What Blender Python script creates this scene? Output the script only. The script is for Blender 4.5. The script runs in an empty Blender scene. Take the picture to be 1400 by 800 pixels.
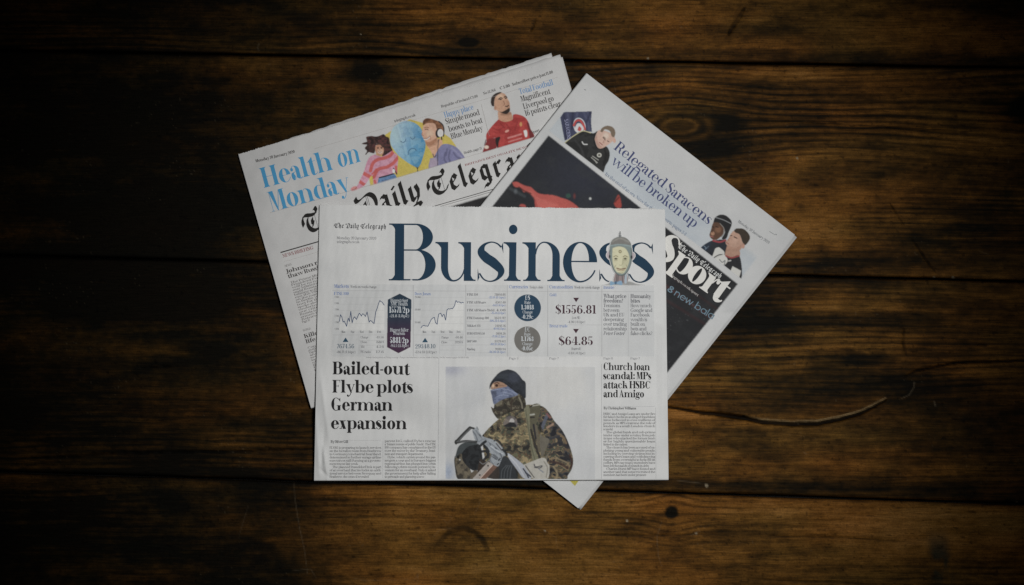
# Three folded newspapers fanned out on a dark plank table, seen from above.
import bpy, math, random
import numpy as np
sc = bpy.context.scene
C = sc.collection
rng = np.random.default_rng(7)
random.seed(7)

# ---------------------------------------------------------------- camera, light, exposure
PX = 0.00078                     # metres of table per photograph pixel (1400 x 800)
CAM_H = 1400 * PX * 50.0 / 36.0
cam = bpy.data.objects.new('camera', bpy.data.cameras.new('camera'))
C.objects.link(cam)
cam.location = (0, 0, CAM_H)
cam.data.lens = 50.0
cam.data.sensor_width = 36.0
cam.data.clip_start = 0.05
cam.data.clip_end = 50.0
sc.camera = cam

world = bpy.data.worlds.new('World')
sc.world = world
world.use_nodes = True
world.node_tree.nodes['Background'].inputs[0].default_value = (0.80, 0.90, 1.0, 1)
world.node_tree.nodes['Background'].inputs[1].default_value = 0.008


def aim(o, target):
    from mathutils import Vector
    d = Vector(target) - o.location
    o.rotation_euler = d.to_track_quat('-Z', 'Y').to_euler()


key = bpy.data.lights.new('key_lamp', 'SPOT')
key.energy = 108.0
key.color = (1.0, 0.99, 0.975)
key.spot_size = math.radians(37.5)
key.spot_blend = 1.0
key.shadow_soft_size = 0.16
ko = bpy.data.objects.new('key_lamp', key)
C.objects.link(ko)
ko.location = (0.46, 0.22, 1.74)
aim(ko, (0.005, -0.035, 0))

sc.view_settings.view_transform = 'Standard'
sc.view_settings.look = 'None'
sc.view_settings.exposure = 0.0
sc.view_settings.gamma = 1.0
sc.view_settings.use_curve_mapping = False
sc.cycles.use_denoising = False


# ---------------------------------------------------------------- coordinates
def W(u, v, z):
    """photograph pixel on the table plane, lifted to height z (metres) -> world."""
    u = np.asarray(u, float); v = np.asarray(v, float); z = np.asarray(z, float) + 0 * u
    k = (CAM_H - z) / CAM_H
    return np.stack([(u - 700) * PX * k, (400 - v) * PX * k, z], -1)


def lin(c):
    c = np.asarray(c, float) / 255.0
    return np.where(c <= 0.04045, c / 12.92, ((c + 0.055) / 1.055) ** 2.4)


_T = rng.random((256, 256))


def noise(x, y, seed=0):
    x = np.asarray(x, float) + seed * 17.31; y = np.asarray(y, float) + seed * 7.77
    xi = np.floor(x).astype(int); yi = np.floor(y).astype(int)
    fx = x - xi; fy = y - yi
    fx = fx * fx * (3 - 2 * fx); fy = fy * fy * (3 - 2 * fy)
    a = _T[xi & 255, yi & 255]; b = _T[(xi + 1) & 255, yi & 255]
    c = _T[xi & 255, (yi + 1) & 255]; d = _T[(xi + 1) & 255, (yi + 1) & 255]
    return (a * (1 - fx) + b * fx) * (1 - fy) + (c * (1 - fx) + d * fx) * fy


def fbm(x, y, seed=0, n=4, g=0.5):
    s = 0; a = 1; t = 0
    for i in range(n):
        s = s + a * noise(x * 2 ** i, y * 2 ** i, seed + i * 3.1); t += a; a *= g
    return s / t


def sm(a, b, x):
    t = np.clip((np.asarray(x, float) - a) / (b - a), 0, 1)
    return t * t * (3 - 2 * t)


# ---------------------------------------------------------------- objects
def tag(o, label=None, category=None, kind=None, group=None):
    for k, x in (('label', label), ('category', category), ('kind', kind), ('group', group)):
        if x: o[k] = x
    return o


def empty(name, loc, label, cat):
    o = bpy.data.objects.new(name, None); C.objects.link(o)
    o.location = loc; o.empty_display_size = 0.05
    return tag(o, label, cat)


def mesh(name, verts, faces, mat, parent=None, label=None, smooth=True, color=None):
    me = bpy.data.meshes.new(name)
    verts = np.asarray(verts, np.float64)
    if parent is not None:
        base = parent
        off = np.zeros(3)
        while base is not None:
            off += np.array(base.location); base = base.parent
        verts = verts - off
    if isinstance(faces, np.ndarray) and faces.ndim == 2:
        k = faces.shape[1]; nf = len(faces)
        me.vertices.add(len(verts)); me.vertices.foreach_set('co', verts.astype(np.float32).ravel())
        me.loops.add(nf * k); me.loops.foreach_set('vertex_index', faces.astype(np.int32).ravel())
        me.polygons.add(nf)
        me.polygons.foreach_set('loop_start', np.arange(0, nf * k, k, dtype=np.int32))
        me.polygons.foreach_set('loop_total', np.full(nf, k, np.int32))
        me.update(calc_edges=True); me.validate()
    else:
        me.from_pydata([tuple(p) for p in verts], [], faces)
    if color is not None:
        a = me.color_attributes.new('ink', 'FLOAT_COLOR', 'POINT')
        buf = np.ones((len(verts), 4), np.float32); buf[:, :3] = color
        a.data.foreach_set('color', buf.ravel())
    if smooth:
        me.polygons.foreach_set('use_smooth', np.ones(len(me.polygons), bool))
    me.materials.append(mat)
    o = bpy.data.objects.new(name, me); C.objects.link(o)
    if parent is not None: o.parent = parent
    if label: o['label'] = label
    return o


def grid_faces(nu, nv):
    i = np.arange((nu - 1) * (nv - 1)); r = i // (nu - 1); c = i % (nu - 1)
    a = r * nu + c
    return np.stack([a, a + nu, a + nu + 1, a + 1], -1)


# ---------------------------------------------------------------- materials
def new_mat(name):
    m = bpy.data.materials.new(name); m.use_nodes = True
    nt = m.node_tree; b = nt.nodes['Principled BSDF']
    return m, nt, b


def paper_base(nt, tint=(1, 1, 1)):
    """newsprint: slightly grey, faint mottling and fibre; returns a colour socket and a bump normal"""
    N = nt.nodes; L = nt.links
    tc = N.new('ShaderNodeTexCoord')
    n1 = N.new('ShaderNodeTexNoise'); n1.inputs['Scale'].default_value = 30; n1.inputs['Detail'].default_value = 5
    n2 = N.new('ShaderNodeTexNoise'); n2.inputs['Scale'].default_value = 900; n2.inputs['Detail'].default_value = 2
    L.new(tc.outputs['Object'], n1.inputs['Vector']); L.new(tc.outputs['Object'], n2.inputs['Vector'])
    r = N.new('ShaderNodeValToRGB')
    r.color_ramp.elements[0].position = 0.3; r.color_ramp.elements[0].color = tuple(x * y for x, y in zip((0.595, 0.600, 0.600), tint)) + (1,)
    r.color_ramp.elements[1].position = 0.7; r.color_ramp.elements[1].color = tuple(x * y for x, y in zip((0.662, 0.664, 0.660), tint)) + (1,)
    L.new(n1.outputs['Fac'], r.inputs['Fac'])
    mx = N.new('ShaderNodeMix'); mx.data_type = 'RGBA'; mx.blend_type = 'MULTIPLY'
    mx.inputs['Factor'].default_value = 1.0
    r2 = N.new('ShaderNodeValToRGB')
    r2.color_ramp.elements[0].position = 0.3; r2.color_ramp.elements[0].color = (0.93, 0.93, 0.93, 1)
    r2.color_ramp.elements[1].position = 0.7; r2.color_ramp.elements[1].color = (1, 1, 1, 1)
    L.new(n2.outputs['Fac'], r2.inputs['Fac'])
    L.new(r.outputs['Color'], mx.inputs['A']); L.new(r2.outputs['Color'], mx.inputs['B'])
    bp = N.new('ShaderNodeBump'); bp.inputs['Strength'].default_value = 0.12; bp.inputs['Distance'].default_value = 0.0006
    L.new(n2.outputs['Fac'], bp.inputs['Height'])
    return mx.outputs['Result'], bp.outputs['Normal']


def paper_mat(name, tint):
    m, nt, b = new_mat(name)
    col, nor = paper_base(nt, tint)
    nt.links.new(col, b.inputs['Base Color']); nt.links.new(nor, b.inputs['Normal'])
    b.inputs['Roughness'].default_value = 0.85
    b.inputs['Specular IOR Level'].default_value = 0.2
    return m


def ink_mat(name, rgb=None, tint=(1, 1, 1)):
    """ink on newsprint: the paper's colour times the ink's transmission (constant or painted per vertex)"""
    m, nt, b = new_mat(name)
    col, nor = paper_base(nt, tint)
    mx = nt.nodes.new('ShaderNodeMix'); mx.data_type = 'RGBA'; mx.blend_type = 'MULTIPLY'
    mx.inputs['Factor'].default_value = 1.0
    nt.links.new(col, mx.inputs['A'])
    if rgb is None:
        at = nt.nodes.new('ShaderNodeVertexColor'); at.layer_name = 'ink'
        nt.links.new(at.outputs['Color'], mx.inputs['B'])
    else:
        mx.inputs['B'].default_value = (*rgb, 1)
    nt.links.new(mx.outputs['Result'], b.inputs['Base Color']); nt.links.new(nor, b.inputs['Normal'])
    b.inputs['Roughness'].default_value = 0.75
    b.inputs['Specular IOR Level'].default_value = 0.2
    return m


# three printings on slightly different stock: the front section is the whitest
STOCK = {'main': (0.95, 0.945, 0.935), 'sport': (0.935, 0.943, 0.942), 'business': (1.07, 1.075, 1.065)}
PAPER = {k: paper_mat('newsprint', t) for k, t in STOCK.items()}
PAINT = {k: ink_mat('printed_picture', None, t) for k, t in STOCK.items()}
_inks = {}
SEEN = 178.0                     # how bright the bare paper reads, for turning seen colours into ink


def ink(c, seen=SEEN):
    """an ink colour; the sheet it is printed on picks its stock when the mesh is built"""
    return (tuple(c), seen)


def ink_on(k, stock):
    q = k + (stock,)
    if q not in _inks:
        t = np.clip(lin(k[0]) / lin([k[1]] * 3), 0.0, 1.25)
        _inks[q] = ink_mat('printing_ink', tuple(t), STOCK[stock])
    return _inks[q]
# ---------------------------------------------------------------- table
SEAMS = [  # lines between the planks, v at u=0 and at u=1400
    (-468, -462), (-186, -172), (69, 93), (349, 385), (645, 689), (935, 985), (1230, 1290)]
KNOTS = [(930, 173, 50, 24, 1.5), (918, 700, 17, 18, 1.6), (640, 58, 30, 14, 1.2), (300, 480, 60, 22, .6), (1180, 485, 90, 34, .6),
         (505, 98, 42, 20, .6), (1420, 150, 90, 40, 1.2), (230, 690, 70, 26, .5), (150, 120, 60, 26, .5), (820, 470, 60, 30, .6)]


def polydist(u, v, pts):
    """distance to a polyline, and the parameter 0..1 along it"""
    best = np.full(u.shape, 1e9); tt = np.zeros(u.shape)
    n = len(pts) - 1
    for i in range(n):
        (a, b), (c, d) = pts[i], pts[i + 1]
        dx, dy = c - a, d - b
        t = np.clip(((u - a) * dx + (v - b) * dy) / (dx * dx + dy * dy), 0, 1)
        r = np.hypot(u - a - t * dx, v - b - t * dy)
        k = r < best
        best = np.where(k, r, best); tt = np.where(k, (i + t) / n, tt)
    return best, tt


def line_mask(u, v, pts, w, soft=0.8, taper=True):
    lo = min(p[0] for p in pts) - 12, min(p[1] for p in pts) - 12
    hi = max(p[0] for p in pts) + 12, max(p[1] for p in pts) + 12
    out = np.zeros(u.shape)
    k = (u > lo[0]) & (u < hi[0]) & (v > lo[1]) & (v < hi[1])
    if not k.any(): return out
    d, t = polydist(u[k], v[k], pts)
    ww = w * (np.clip(4 * t * (1 - t), 0, 1) ** 0.5 if taper else 1.0)
    out[k] = 1 - sm(ww - soft, ww + soft, d)
    return np.where(out > 0, out, 0)


CRACK = [(905, 556), (925, 558.5), (950, 563), (985, 567), (1020, 572.5), (1042, 577.5), (1080, 580), (1118, 579.5), (1150, 573), (1175, 566),
         (1196, 555.5), (1212, 547)]
CRACK_B = [(1236, 516), (1250, 508), (1272, 503), (1310, 496), (1345, 495.5), (1400, 493), (1480, 489)]
DARK_LINES = [([(1216, 277), (1225, 291), (1237, 309)], 1.3), ([(1247, 326), (1258, 343), (1270, 361), (1280, 374)], 1.6),
              ([(995, 49), (1001, 38), (1012, 22), (1020, 8)], 3.2), ([(725, 44), (729, 36), (733, 25)], 1.6),
              ([(1020, 161), (1080, 166), (1150, 169.5), (1250, 176), (1340, 181)], 1.0), ([(1050, 733), (1150, 735), (1260, 742)], 0.9),
              ([(1020, 792), (1110, 795), (1220, 799)], 1.0), ([(20, 627), (90, 624), (170, 619), (330, 617), (500, 611)], 2.2),
              ([(190, 503), (215, 502), (245, 500)], 1.6), ([(1236, 448), (1235, 470), (1240, 488)], 2.2), ([(700, 731), (790, 731), (900, 732), (980, 730)], 0.8),
              ([(560, 731), (640, 733), (700, 738)], 0.7), ([(1335, 472), (1350, 472.5)], 1.8), ([(1298, 447), (1312, 443)], 1.6)]
PALE_LINES = [([(402, 655), (403, 680), (409, 720), (416, 750), (421, 790)], 0.6, .5), ([(600, 705), (612, 716), (618, 708), (610, 700)], 0.5, .4),
              ([(592, 735), (600, 725), (620, 722)], 0.6, .5), ([(905, 712), (898, 735), (900, 760), (905, 775)], 0.6, .5),
              ([(1249, 521), (1250, 529), (1243, 540), (1230, 546)], 0.7, .8), ([(745, 725), (760, 735), (762, 750)], 0.5, .4),
              ([(660, 670), (655, 690), (648, 705)], 0.5, .4), ([(340, 690), (333, 712), (326, 735)], 0.6, .3), ([(400, 780), (425, 778), (432, 790)], .6, .4),
              ([(480, 790), (500, 794), (560, 792)], .6, .4), ([(565, 795), (572, 785), (570, 800)], .6, .5), ([(1277, 548), (1279, 556)], 1.2, .9),
              ([(945, 732), (952, 728), (957, 726)], .7, .7), ([(925, 657), (960, 661)], .7, .6), ([(1338, 343), (1352, 348)], .7, .35), ([(355, 58), (352, 65), (354, 70)], .8, .5),
              ([(1098, 618), (1103, 621)], .7, .6), ([(840, 118), (842, 126)], .6, .4), ([(1378, 217), (1379, 224)], .8, .5)]


def wood(u, v, plank):
    """albedo and relief (metres) of the table at photograph positions"""
    gy = v + 9 * (fbm(u / 330, v / 90, 3 + plank) - .5) + 3.0 * (fbm(u / 80, v / 30, 9 + plank) - .5)
    core = np.zeros(u.shape); halo = np.zeros(u.shape)
    for (ku, kv, a, b, s) in KNOTS:
        du = (u - ku) / (a * 1.9); dv = v - kv
        e = np.exp(-du * du - (dv / (b * 2.2)) ** 2)
        gy = gy - dv * e * 0.62 * s / 1.6
        r = np.hypot((u - ku) / a, dv / b) + .18 * (fbm(u / 20, v / 14, 31) - .5)
        if ku == 930:                                             # a sound, pale knot with close oval rings
            eye = np.exp(-(r / .95) ** 4)
            eye_t = .14 + .34 * np.cos(r * 15) * sm(.1, .5, r) + .2 * (fbm(u / 9, v / 6, 39) - .5)
        else:
            core = np.maximum(core, (1 - sm(0.25, 0.62, r)) * s)
        halo = np.maximum(halo, np.exp(-(np.hypot((u - ku) / (a * 1.6), dv / (b * 1.2))) ** 2) * s)
    fine = fbm(u / 60, gy / 1.6, 1 + plank, 3)
    mid = fbm(u / 160, gy / 6.0, 21 + plank, 3)
    ring = 0.5 + 0.5 * np.sin(2 * np.pi * (gy / 8.2 + 1.6 * fbm(u / 500, v / 70, 41 + plank, 2)))
    ring = ring ** 3
    rc = sm(.45, .72, fbm(u / 420, v / 110, 51 + plank, 2)) * 0.50 + 0.10
    for (ku, kv, a, b, s) in KNOTS[:1] + KNOTS[6:7]:
        rc = np.maximum(rc, 1.15 * np.exp(-((u - ku - 190) / 330) ** 2 - ((v - kv + 8) / 48) ** 2))
    big = fbm(u / 190, v / 46, 61 + plank, 4)
    stain = sm(.50, .72, fbm(u / 130, v / 34, 71 + plank, 4, .6))
    blotch = fbm(u / 26, v / 15, 77 + plank, 3)
    t = 0.55 + .66 * (big - .5) + (0.16 + .5 * rc) * (mid - .5) + (0.22 + .3 * rc) * (fine - .5) + .34 * (blotch - .5) + .26 * (fbm(u / 7, v / 5, 79 + plank, 3) - .5) - rc * ring * 0.42
    t = t - 0.20 * stain
    # places that are plainly darker or more worn in the boards
    for (cu, cv, a, b, k) in [(998, 166, 20, 13, -.6), (962, 202, 46, 16, -.6), (1000, 190, 40, 16, -.35), (1030, 425, 66, 36, -.7), (1170, 440, 90, 9, -.35), (1190, 525, 95, 26, -.40),
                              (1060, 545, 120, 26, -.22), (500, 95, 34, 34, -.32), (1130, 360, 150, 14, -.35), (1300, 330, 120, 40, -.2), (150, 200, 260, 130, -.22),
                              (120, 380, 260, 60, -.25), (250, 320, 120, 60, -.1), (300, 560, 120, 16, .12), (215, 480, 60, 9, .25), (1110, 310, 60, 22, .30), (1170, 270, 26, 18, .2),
                              (1150, 416, 80, 17, .42), (1090, 100, 60, 12, .3), (1000, 688, 130, 26, .22), (1360, 600, 120, 60, -.25), (640, 680, 150, 12, .18), (1110, 215, 60, 16, .2),
                              (925, 563, 34, 5, .5), (850, 770, 200, 40, .05), (270, 660, 50, 10, .25), (770, 60, 90, 20, .12), (1180, 478, 60, 10, .25),
                              (730, 660, 220, 6, -.35), (300, 645, 240, 6, -.25), (1250, 670, 220, 11, -.4), (1000, 664, 120, 8, -.35), (1240, 82, 240, 9, -.35), (800, 73, 300, 5, -.25), (945, 569, 46, 4, .6), (1010, 580, 60, 5, .3), (1140, 592, 120, 8, .08), (1250, 720, 160, 30, .10), (1100, 710, 140, 30, .08), (930, 118, 140, 10, .1), (640, 661, 180, 4, -.3), (900, 655, 60, 8, -.2)]:
        t = t + k * np.exp(-((u - cu) / a) ** 2 - ((v - cv) / b) ** 2)
    t = t * (1 - .7 * eye) + .7 * eye * (.42 + eye_t)
    t = t - .62 * core * sm(.25, .6, fbm(u / 16, v / 9, 35, 3) + .12) - .10 * halo
    t = t + {4: .33, 1: .13, 2: .05, 3: .10}.get(plank // 13, 0.0) * sm(380, 620, u) - .36 * (1 - sm(170, 540, u + 200 * (fbm(u / 160, v / 50, 37) - .5)))  # per-plank tone; light's fall-off towards the left is painted into the wood colour
    # cup ring
    for (cu, cv, r, w, k, a0, a1) in [(632, 757, 34, 3.2, .30, -2.9, .3), (855, 760, 58, 2.0, .10, 1.2, 4.6), (705, 765, 52, 2.5, .12, -2.6, -.4)]:
        d = np.abs(np.hypot(u - cu, (v - cv)) - r); an = np.arctan2(v - cv, u - cu)
        t = t - k * (1 - sm(w * .4, w * 1.8, d)) * sm(a0, a0 + .6, an) * (1 - sm(a1 - .6, a1, an))
    t = np.clip(t, 0, 1.15)
    stops = np.array([0, .2, .42, .62, .85, 1.15])
    cols = np.array([[.0040, .0032, .0019], [.0115, .0068, .0024], [.029, .0140, .0034], [.062, .0280, .0058], [.118, .0520, .0098], [.18, .084, .020]]) * WOOD_GAIN
    col = np.stack([np.interp(t, stops, cols[:, i]) for i in range(3)], -1)
    # reddish and greenish drift
    hue = fbm(u / 120, v / 40, 91 + plank, 3) - .5
    col = col * np.stack([1 + .35 * hue, 1 + 0 * hue, 1 - .2 * hue], -1)
    z = 0.00035 * (fine - .5) - 0.00025 * ring * rc + .0007 * (big - .5)
    # teal smear
    k = np.exp(-(((u - 1285 - .12 * (v - 760)) / 14) ** 4) - ((v - 765) / 34) ** 4) * sm(.35, .6, fbm(u / 14, v / 22, 5))
    col = col * (1 - k[..., None] * .75) + np.array([.006, .013, .011]) * WOOD_GAIN * k[..., None] * .9
    for pts, w in DARK_LINES:
        m = line_mask(u, v, pts, w)
        m = m * (.35 + .9 * noise(u / 6, v / 6, 44)).clip(0, 1)
        col = col * (1 - .75 * m[..., None]); z = z - .0010 * m
    for pts, w, k in PALE_LINES:
        m = line_mask(u, v, pts, w, .7) * k * .36
        col = col * (1 - m[..., None]) + np.array([.16, .125, .08]) * WOOD_GAIN * m[..., None]
    # the long curved split, worn pale along its upper lip
    jig = 1.3 * (fbm(u / 9, v / 9, 15) - .5)
    m = line_mask(u, v + jig, CRACK, 3.2, 1.0)
    lip = line_mask(u, v + 3.2 + jig, CRACK, 2.0, 1.1) * sm(955, 1020, u) * (.25 + .95 * fbm(u / 8, v / 8, 16))
    lip = np.clip(lip, 0, 1)
    col = col * (1 - lip[..., None]) + np.array([.24, .165, .080]) * WOOD_GAIN * sm(1015, 1050, u)[..., None] * np.clip(lip, 0, 1)[..., None]
    col = col * (1 - .95 * m[..., None]); z = z - .003 * m
    m = line_mask(u, v + jig, CRACK_B, 1.5, .8)
    col = col * (1 - .9 * m[..., None]); z = z - .002 * m
    # grit and paint specks
    sp = sm(.90, .95, noise(u / 2.2, v / 2.2, 101)) * sm(.70, .85, noise(u / 30, v / 22, 103)) * .18
    col = col * (1 - sp[..., None] * .55) + np.array([.20, .16, .10]) * WOOD_GAIN * sp[..., None] * .55
    for (cu, cv, r) in [(1277, 380, 2.2), (1303, 380, 2.2), (966, 664, 2.6), (886, 80, 1.6), (493, 47, 1.2), (857, 712, 1.6), (1390, 687, 1.4), (745, 726, 1.2), (952, 729, 1.6), (1090, 216, 1.6)]:
        m = (1 - sm(r * .5, r * 1.2, np.hypot(u - cu, v - cv) + .8 * (noise(u, v, 7) - .5)))
        col = col * (1 - m[..., None]) + np.array([.20, .165, .11]) * WOOD_GAIN * m[..., None]
    pit = sm(.86, .93, noise(u / 5, v / 2.2, 111))
    col = col * (1 - .5 * pit[..., None])
    return np.clip(col, 0, 1), z


WOOD_GAIN = 1.17


def wood_mat():
    m, nt, b = new_mat('dark_waxed_pine')
    N = nt.nodes; L = nt.links
    at = N.new('ShaderNodeVertexColor'); at.layer_name = 'ink'
    tc = N.new('ShaderNodeTexCoord')
    mp = N.new('ShaderNodeMapping'); mp.inputs['Scale'].default_value = (60, 1100, 60)
    n = N.new('ShaderNodeTexNoise'); n.inputs['Scale'].default_value = 1.0; n.inputs['Detail'].default_value = 4
    L.new(tc.outputs['Object'], mp.inputs['Vector']); L.new(mp.outputs['Vector'], n.inputs['Vector'])
    n2 = N.new('ShaderNodeTexNoise'); n2.inputs['Scale'].default_value = 650; n2.inputs['Detail'].default_value = 3
    L.new(tc.outputs['Object'], n2.inputs['Vector'])
    r = N.new('ShaderNodeMapRange'); r.inputs['From Min'].default_value = .3; r.inputs['From Max'].default_value = .7
    r.inputs['To Min'].default_value = .66; r.inputs['To Max'].default_value = 1.3
    L.new(n.outputs['Fac'], r.inputs['Value'])
    r2 = N.new('ShaderNodeMapRange'); r2.inputs['From Min'].default_value = .3; r2.inputs['From Max'].default_value = .7
    r2.inputs['To Min'].default_value = .78; r2.inputs['To Max'].default_value = 1.22
    L.new(n2.outputs['Fac'], r2.inputs['Value'])
    mm = N.new('ShaderNodeMath'); mm.operation = 'MULTIPLY'
    L.new(r.outputs['Result'], mm.inputs[0]); L.new(r2.outputs['Result'], mm.inputs[1])
    mx = N.new('ShaderNodeVectorMath'); mx.operation = 'SCALE'
    L.new(at.outputs['Color'], mx.inputs[0]); L.new(mm.outputs['Value'], mx.inputs['Scale'])
    L.new(mx.outputs['Vector'], b.inputs['Base Color'])
    rr = N.new('ShaderNodeMapRange'); rr.inputs['To Min'].default_value = .5; rr.inputs['To Max'].default_value = .75
    L.new(n2.outputs['Fac'], rr.inputs['Value']); L.new(rr.outputs['Result'], b.inputs['Roughness'])
    b.inputs['Specular IOR Level'].default_value = 0.04
    bp = N.new('ShaderNodeBump'); bp.inputs['Strength'].default_value = .35; bp.inputs['Distance'].default_value = .0005
    L.new(mm.outputs['Value'], bp.inputs['Height']); L.new(bp.outputs['Normal'], b.inputs['Normal'])
    return m


WOOD = wood_mat()


def build_table():
    top = tag(bpy.data.objects.new('table', None), 'dark worn wooden table top of wide horizontal planks', 'table', 'structure')
    C.objects.link(top); top.location = (0, 0, -0.03)
    STEP = 1.5
    u0, u1 = -330, 1730
    for i in range(len(SEAMS) - 1):
        a, b = SEAMS[i], SEAMS[i + 1]
        inner = i in (1, 2, 3, 4)
        far = i in (0, 5)
        st = 6.0 if far else STEP
        uu = np.arange(u0, u1 + .1, st)
        n = int(290 / st)
        s = np.linspace(0, 1, n)
        # extra rows that round the long edges over and carry them down
        es = np.array([0.0, 0.0, 0.0015, 0.004, .008])
        s = np.concatenate([es, s[(s > .01) & (s < .99)], 1 - es[::-1]])
        drop = np.zeros(len(s)); drop[:5] = [-.026, -.0035, -.0016, -.0006, -.0001]; drop[-5:] = drop[:5][::-1]
        U, S = np.meshgrid(uu, s)
        wob0 = 1.6 * (fbm(uu / 90, uu * 0 + 3, 200 + i, 3) - .5); wob1 = 1.6 * (fbm(uu / 90, uu * 0 + 9, 201 + i, 3) - .5)
        va = a[0] + (a[1] - a[0]) * U / 1400 + 1.1 + wob0[None]
        vb = b[0] + (b[1] - b[0]) * U / 1400 - 1.1 + wob1[None]
        V = va + (vb - va) * S
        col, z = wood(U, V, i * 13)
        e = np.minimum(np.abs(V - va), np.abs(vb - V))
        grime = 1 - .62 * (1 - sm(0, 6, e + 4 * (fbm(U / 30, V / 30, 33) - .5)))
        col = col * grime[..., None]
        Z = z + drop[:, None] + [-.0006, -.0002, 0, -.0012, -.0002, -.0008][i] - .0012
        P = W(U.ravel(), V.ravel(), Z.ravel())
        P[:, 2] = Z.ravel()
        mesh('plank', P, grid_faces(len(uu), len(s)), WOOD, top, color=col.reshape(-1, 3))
    m, nt, b = new_mat('dark_batten'); b.inputs['Base Color'].default_value = (.006, .005, .004, 1); b.inputs['Roughness'].default_value = .9
    x0, y0 = (u0 - 700) * PX, -(1290 - 400) * PX; x1, y1 = (u1 - 700) * PX, (400 + 468) * PX
    v = [(x, y, z) for z in (-.045, -.026) for x, y in ((x0, y0), (x1, y0), (x1, y1), (x0, y1))]
    mesh('under_board', v, [(0, 3, 2, 1), (4, 5, 6, 7), (0, 1, 5, 4), (1, 2, 6, 5), (2, 3, 7, 6), (3, 0, 4, 7)], m, top, smooth=False)
    return top


build_table()
# ---------------------------------------------------------------- lettering
def ell(cx, cy, rx, ry, a0, a1, wx, wy, n=None, p=1.0):
    """part of a bowl: outer ellipse minus inner; wx may be a pair (at a0, at a1)"""
    n = n or max(3, int(abs(a1 - a0) / 15 * DET))
    a = np.radians(np.linspace(a0, a1, n + 1))
    w = np.linspace(*wx, n + 1) if isinstance(wx, tuple) else wx
    c, s = np.cos(a), np.sin(a)
    return (np.stack([cx + rx * c, cy + ry * s], -1), np.stack([cx + (rx - w) * c, cy + (ry - wy) * s], -1))


def bar(x0, y0, x1, y1):
    return (np.array([(x0, y0), (x0, y1)]), np.array([(x1, y0), (x1, y1)]))


def quad(a, b, c, d):
    return (np.array([a, d], float), np.array([b, c], float))


def cat(pts, n):
    P = np.asarray(pts, float)
    P = np.vstack([2 * P[0] - P[1], P, 2 * P[-1] - P[-2]])
    out = []
    for i in range(1, len(P) - 2):
        t = np.linspace(0, 1, n, endpoint=False)[:, None]
        a, b, c, d = P[i - 1], P[i], P[i + 1], P[i + 2]
        out.append(.5 * (2 * b + (c - a) * t + (2 * a - 5 * b + 4 * c - d) * t ** 2 + (3 * b - a - 3 * c + d) * t ** 3))
    out.append(P[-2][None])
    return np.vstack(out)


def brush(pts, ws, n=None):
    """smooth stroke with a width at each point"""
    n = n or max(2, int(5 * DET))
    q = cat([(x, y, w) for (x, y), w in zip(pts, ws)], n)
    p = q[:, :2]; w = np.maximum(q[:, 2:], .004)
    d = np.gradient(p, axis=0); d /= np.linalg.norm(d, axis=1)[:, None] + 1e-9
    nn = np.stack([-d[:, 1], d[:, 0]], -1)
    return (p + nn * w / 2, p - nn * w / 2)


def dot(cx, cy, rx, ry=None):
    ry = ry or rx
    a = np.linspace(0, np.pi, max(5, int(10 * DET)))
    return (np.stack([cx + rx * np.cos(a), cy + ry * np.sin(a)], -1), np.stack([cx + rx * np.cos(a), cy - ry * np.sin(a)], -1))


DET = 1.0


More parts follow.
